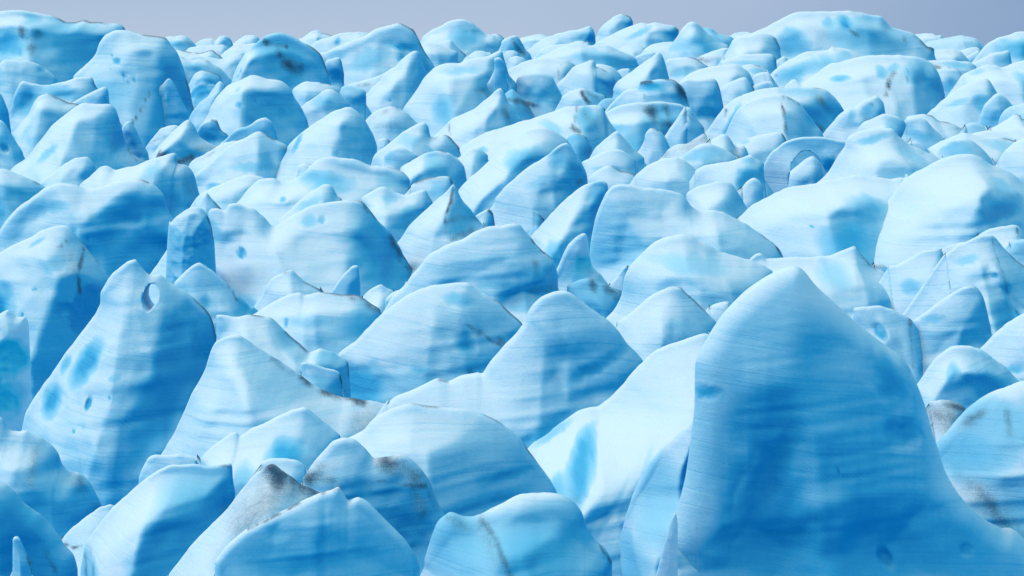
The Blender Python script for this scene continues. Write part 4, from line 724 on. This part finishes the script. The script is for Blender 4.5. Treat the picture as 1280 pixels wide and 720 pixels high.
S('O', 376, "100,720 140,640 190,590 225,520 240,430 265,375 330,305 400,245 460,220 520,212 575,222 650,262 740,305 830,330 900,350 980,390 1020,470",
  "large smooth banded dome left of the foremost blue monolith", 'ice_dome', 'serac', l=.65, R_=7, bl=["560,340,200,50,5,.35","700,540,110,40,-10,.45"], pits=0)
S('px', 386, "405,470 425,440 445,425 460,410 475,395 495,378 515,366 540,357 565,353 585,353 600,364 620,376 640,392 655,408 665,440",
  "low hump with a blue triangular pit below the big domed peak", 'ice_dome', 'serac', l=.85, R_=5, rg=["440,455,10 480,447,24 515,440,30 550,420,30"], bl=["582,424,12,10,20,.95","528,452,10,3,0,.9","455,480,36,26,0,.95","575,372,22,8,10,.6","600,455,24,18,-20,.6","530,470,60,20,0,.4"], dt=["4,.7 575,395 600,410 620,425 640,430","9,.6 600,410 628,425","6,.8 590,455 598,460","18,.25 600,400 640,410"], pits=0)
S('P', 322, "740,640 760,560 800,540 850,560 880,640", "deep blue block in the gap under the peak with a faint dirt streak", 'ice_block', 'ice block', bb=.8, pits=0)
S('U', 393, "1010,300 1060,222 1130,152 1200,92 1280,42 1350,10 1420,60", "smooth white slope climbing out of the right edge above the grimy dome", 'ice_ridge', 'serac', l=.85, R_=4, bl=["1190,300,50,18,-10,.8"], pits=0)
S('px', 396, "20,555 32,516 50,487 62,470 72,455 85,437 100,417 117,395 125,380 126,365 135,350 147,336 160,326 169,323.5 175,331 186,342 200,343.5 210,351 220,357 235,367 250,380 260,390 266,402 271,425 276,460 284,520",
  "tall serac with an oval window near its top, left side", 'ice_serac', 'serac', l=.62, R_=6, sm=.8, hole="182,371 184,361 189,354 196,354 200,360 202,370 197,379 191,385 185,380",
  rg=["238,400,8 222,440,32 202,480,44 188,540,54 180,620,50"], bl=["117,447,13,30,32,.95","72,496,14,18,20,.95","85,453,6,12,25,.7","225,480,30,90,22,1","160,460,9,4,-15,.6","175,600,26,40,20,.5","60,560,20,22,0,.6"], pt=["128,491,4,8,15","113,522,2.5,2.5","155,482,2,2","218,407,2,2","120,605,4,3"], pits=0)
S('O', 401, "620,640 655,585 700,560 765,552 795,610", "small pale crest peeping out between the banded dome and the foremost blue monolith", 'ice_block', 'ice block', l=.8)
S('O', 411, "160,720 190,670 260,610 340,545 420,490 470,475 520,475 550,502 610,560 660,610 700,655 730,720", "smooth bright cone in front of the large banded dome", 'ice_pinnacle', 'serac', l=.8, R_=5, bl=["520,650,90,30,0,.35"], pits=0)
S('R', 416, "120,260 110,120 112,57 200,60 320,55 392,68 430,100 480,150 540,200 590,237 640,222 690,232 740,262 780,290 788,380 795,470", "stepped white slab with a blue wall under its lip, left of centre", 'ice_block', 'serac', fl=0.02, l=.9, R_=3, sm=.5, rg=["390,80,4 420,150,30 520,260,60","640,228,4 600,260,24"], bl=["480,170,40,70,-40,.45","690,270,70,40,10,.5"], dt=["8,.8 783,300 790,380"], pits=0)
S('R', 426, "505,400 530,348 545,300 565,290 620,300 680,320 735,342 752,390 762,460", "squared block with a black right edge under the stepped white slab", 'ice_block', 'ice block', l=.4, R_=1.8, sm=.3, bl=["640,380,90,40,10,.4"], dt=["9,1 740,350 752,400 760,460"], pits=0)
S('U', 431, "715,460 745,402 800,320 850,262 910,215 950,203 1010,210 1060,225 1110,260 1170,300 1220,350 1258,388 1280,440", "cloudy greenish-blue dome behind the grimy dome at the right edge", 'ice_dome', 'serac', fl=.25, cs=.5, l=.5, R_=5, rg=["935,215,16 880,330,40 830,410,46"], bl=["895,330,24,50,25,.7","1060,400,150,90,10,.6"], dt=["60,.2 1000,250 1100,300","20,.35 800,420 860,410"], pits=0)
S('U', 462, "765,560 780,512 810,487 870,480 930,490 985,524 1010,600", "dark gravel-grey lump wedged right of the foremost blue monolith", 'ice_block', 'ice block', l=.6, dt=["110,.62 830,540 920,560","40,.9 880,490 980,530"], pits=0)
S('px', 451, "185,610 197,575 207,560 217,542 230,515 240,492 255,465 264,438 271,425 285,420 300,419 320,432 345,448 375,468 390,480 405,488 425,495 450,499 480,504 505,510 535,545",
  "wide greyish-white ramp with a sooty hollow edge, lower left", 'ice_serac', 'serac', l=.85, R_=3, dt=["7,.9 378,470 400,487 425,495 455,502","36,.5 400,500 440,520 470,525","50,.32 390,500 440,540","6,.5 340,448 378,470"], pt=["288,524,3,1.5"], bl=["240,600,30,30,0,.2"], pits=0)
S('px', 471, "-40,560 -20,528 0,521 8,532 13,538 25,540 33,538 50,547 65,556 73,566 78,580 88,591 100,592 110,600 118,612 126,630 132,660", "grimy-edged serac with a pale cap and blue front, lower left edge", 'ice_serac', 'serac', l=.45, R_=5, bl=["60,635,60,30,10,.75","30,650,20,20,0,.5","70,600,30,20,0,.4"], rg=["48,552,4 48,600,18"], dt=["12,.4 48,556 50,592","10,.55 100,597 127,635","18,.35 95,598","10,.4 55,550 85,590"], pt=["20,553,5,3,-20"], pits=0)
S('px', 491, "470,520 485,503 495,495 517,487 535,478 548,473 562,475 578,469 597,465 603,466 613,452 630,432 645,417 655,402 660,390 667,380 678,370 693,364 706,363 718,369 730,379 745,390 760,400 772,412 783,428 795,440 806,456 812,500",
  "soft-shouldered white peak with a diagonal blue groove, centre", 'ice_pinnacle', 'serac', l=.75, nz=.5, R_=7, bl=["745,455,46,7,-28,.85","680,528,40,9,-30,.9","655,545,10,12,20,.8","720,435,40,16,-10,.35","790,430,8,20,-30,.3"], rg=["715,470,20 740,458,14 780,440,6","695,505,44 730,480,40 790,460,20"], dt=["3,.7 548,473 560,476","8,.7 652,547 660,552"], pits=0)
S('V', 521, "285,560 310,530 350,485 430,425 500,375 550,358 582,375 630,460", "white crusted ledge with a dark undercut, lower left", 'ice_block', 'ice block', l=.9, R_=2, dt=["14,.9 330,555 380,560 430,545","10,.4 510,380 570,370"], pits=0)
S('V', 522, "650,330 680,268 710,190 742,130 775,112 850,112 920,112 985,125 1030,170", "small rounded white hump behind the block with a shadowed blue right side", 'ice_dome', 'ice dome', l=.7, R_=4, pt=["740,185,14,24,20"], pits=0)
S('px', 526, "640,590 660,560 680,545 705,525 725,512 745,508 760,498 780,478 800,455 820,438 845,428 870,420 885,418 905,440",
  "long white grooved ramp, left of the foremost blue monolith", 'ice_serac', 'serac', l=.95, R_=5, bl=["722,550,9,30,38,.95","690,575,16,5,-40,.8","740,590,4,50,38,.45","780,560,5,40,40,.35","690,540,30,5,-35,.5","760,625,26,14,0,.35"], rg=["745,515,6 715,550,22","765,500,14 740,545,40 700,600,60"], pits=0)
S('px', 541, "1150,580 1171,553 1185,538 1200,520 1215,506 1235,492 1255,484 1280,476 1310,474 1340,490", "grimy blue dome streaked with black dirt, right edge foreground", 'ice_dome', 'serac', l=.5, R_=16, bl=["1200,560,50,26,-20,.75","1250,520,60,30,0,.5","1260,640,60,60,0,.6"],
  dt=["10,.6 1195,535 1230,505","10,.6 1252,510 1250,540","22,.55 1190,585 1212,598 1226,622 1242,645","34,.5 1235,640 1258,680 1272,715","40,.35 1200,600 1250,660","14,.3 1190,560"], pits=0)
S('W', 534, "0,230 20,170 60,110 120,60 190,5 225,-2 240,18 300,-20 380,-55 450,-90 520,-115 570,-122 630,-75 690,-25 740,20 770,90", "knobbly white crest with a blue scoop, lower left of centre", 'ice_serac', 'serac', cs=.4, l=.65, R_=5, bl=["490,70,90,56,0,.95","300,170,70,60,-30,.5","620,60,60,30,20,.3"], rg=["225,10,4 190,90,20 195,260,40","300,0,10 260,140,40"], dt=["4,.3 190,80 400,40"], pits=0)
S('px', 572, "90,740 100,712 107,680 120,660 140,635 160,617 180,600 200,587 217,581 240,580 265,582 288.5,580 291,598 294,615 300,640", "block with a speckled white left face and shadowed blue right side, lower left", 'ice_block', 'serac', l=.62, R_=3.5, sm=.7, rg=["240,582,8 222,610,26 205,640,44 190,680,60 172,725,70"], bl=["255,640,44,50,0,.85","225,690,44,40,0,.9","130,710,22,18,0,.6"], dt=["3,.7 265,582 288,582","9,.6 120,685 130,700","5,.6 108,690 112,720"], pits=0)
S('px', 576, "390,590 405,565 425,552 440,545 455,537 465,525 480,515 495,508 515,504 535,507 560,510 580,511 600,516 620,525 635,535 650,548 660,562 675,582 688,600 697,618 705,650", "smooth glistening white dome with a faint blue crease, lower centre", 'ice_dome', 'serac', l=.65, nz=.5, cs=.5, R_=8, bl=["640,590,30,6,-12,.6","635,610,60,22,-20,.4","600,625,50,16,-10,.4","505,577,6,2,0,.5"], pits=0)
S('W', 576, "290,240 312,198 340,152 390,135 460,133 530,140 570,172 600,240", "low pale hump behind the sooty-topped front pyramid", 'ice_dome', 'ice dome', l=.8, R_=4, pits=0)
S('px', 586, "755,740 765,712 772,690 777,665 784,640 790,620 800,600 815,575 835,552 855,535 880,515 890,600", "narrow banded flank standing beside the foremost blue monolith on its left", 'ice_fin', 'serac', l=.45, R_=7, bl=["820,620,36,60,10,.45","790,700,22,30,0,.5"], rg=["800,610,8 795,660,18 802,720,20"], pits=0)
S('px', 601, "805,760 818,722 830,680 845,640 856,600 862,560 868,510 866,488 862,479 870,450 885,420 905,390 930,365 950,350 966,341 980,335 991,332 1000,334.5 1008,342 1016,352 1025,362 1045,380 1065,398 1085,415 1105,430 1125,445 1137,460 1148,485 1157,510 1165,540 1172,560 1182,590 1200,620 1225,645 1250,660 1290,685",
  "foremost blue monolith, the tall glassy shark-fin serac in the right foreground", 'ice_serac', 'serac', l=.28, R_=26, sm=9, bb=-.72, cs=.25, fk=0, nz=.3,
  bl=["1010,490,76,76,0,.5","962,630,58,105,5,.93","1040,570,110,100,0,.4","1060,705,140,60,0,.8","1190,690,100,60,0,.6","960,590,16,50,25,1","1107,467,17,36,-20,.9","1125,537,18,16,20,.8","880,488,16,8,0,.9","1000,700,120,40,0,.8"], pt=["1101,690,8,13,-35","1203,681,8,8","1040,580,2,4"], rg=["1060,560,4 1010,560,0"], pits=0)
S('px', 612, "808,760 815,735 822,712 830,680 838,652 844,641 847,655 846,700 850,740", "thin pale flake at the left foot of the foremost blue monolith", 'ice_fin', 'ice fin', bb=-.8, fl=.2, l=.4, R_=3, pits=0)
S('W', 628, "480,360 530,262 580,190 640,110 700,50 760,25 815,38 870,90 910,126 980,122 1040,113 1100,138 1150,190 1190,250 1220,330 1260,410 1300,480 1350,560 1400,620 1450,650 1490,665 1560,740",
  "humped serac with a soot-smudged right shoulder, lower left of centre", 'ice_serac', 'serac', l=.6, R_=9, bl=["1000,450,200,150,40,.8","800,290,90,60,0,.6","1180,600,140,90,40,.85","860,150,60,40,0,.2"],
  rg=["910,135,8 1000,210,40 1090,262,44 1170,262,30","1230,345,10 1290,520,24"], dt=["64,.8 960,140 1060,160 1130,210","50,.45 1180,300 1230,420","20,.9 1070,255 1170,262","66,.5 1130,300 1160,400","50,.85 580,225 650,215 710,225","60,.5 640,180 720,200","10,.5 800,235 960,230 1080,250","26,.7 1480,670 1530,700"], pits=0)
S('px', 622, "-60,640 -30,600 0,600 15,612 32,630 52,645 67,662 80,680 92,695 97,712 105,740", "blue-walled diagonal ridge edged with a pale band, lower left corner", 'ice_ridge', 'serac', l=.7, R_=16, bl=["10,680,50,60,20,.95","60,710,40,30,30,.8"], rg=["0,632,24 25,650,30 50,672,34 70,690,38 80,720,40"], dt=["6,.5 60,685 72,705 78,720","10,.3 85,690 95,705"], pits=0)
S('px', 642, "195,740 208,722 225,700 240,680 260,660 285,635 302,612 320,592 340,579.5 352,587 367,598 377,606 390,611 400,615 415,611 424,607 428,614 435,625 447,621 460,627 475,642 490,657 505,672 517,690 525,710 535,740",
  "sooty-topped front pyramid with a sheer blue front, lower left of centre", 'ice_pinnacle', 'serac', l=.9, R_=3, sm=.5, nz=.7,
  bl=["370,690,80,60,0,.9","440,690,70,60,10,.9","345,660,12,10,0,.9","405,690,6,70,0,1"],
  dt=["22,.98 338,584 350,596","34,.75 350,600 390,612","40,.5 340,615 310,650","12,.8 368,600 398,616","5,.95 398,615 370,630 340,645","3.5,.95 395,616 400,622","10,.7 410,612 425,609","40,.3 300,660 280,690"], pits=0)
S('px', 690, "252,745 260,720 270,700 285,681 310,660 340,645 365,632 400,615.5 415,611.5 424,608 430,618 436,627 447,621.5 460,628 475,643 490,658 505,673 517,691 525,711 535,745", None, 'front_wall', part=True, l=.35, R_=9, sm=1, nz=.6, bb=-.5, bl=["370,700,90,40,0,.5","450,700,60,50,10,.5","345,662,12,9,0,.6","405,680,5,60,0,.7"], dt=["3.5,.9 398,616 365,633 340,646 310,661","5,.8 402,616 424,609"])
S('px', 652, "512,740 530,700 545,655 562,640 580,645 592,645 610,637 630,627 650,617 665,615.5 687,616 702,619 718,628 727,640 732,655 742,672 755,685 765,702 772,740", "rounded dome with a thin dark seam on its left, bottom centre", 'ice_dome', 'serac', l=.42, R_=22, bl=["665,680,70,46,0,.85","570,670,40,40,30,.7","700,660,60,40,0,.35"], rg=["600,645,8 620,670,20 638,705,24"], dt=["8,.6 600,645 620,665 638,698","4,.9 750,682 764,702","20,.35 600,650 625,690","10,.4 560,645 600,660"], pits=0)
S('V', 662, "10,790 22,690 40,620 60,540 78,520 100,532 130,600 160,660 190,760", "small grey spike in the lower left corner", 'ice_pinnacle', 'ice pinnacle', l=.4, R_=3, dt=["12,.85 140,620 165,690 175,720","60,.25 90,620"], pits=0)
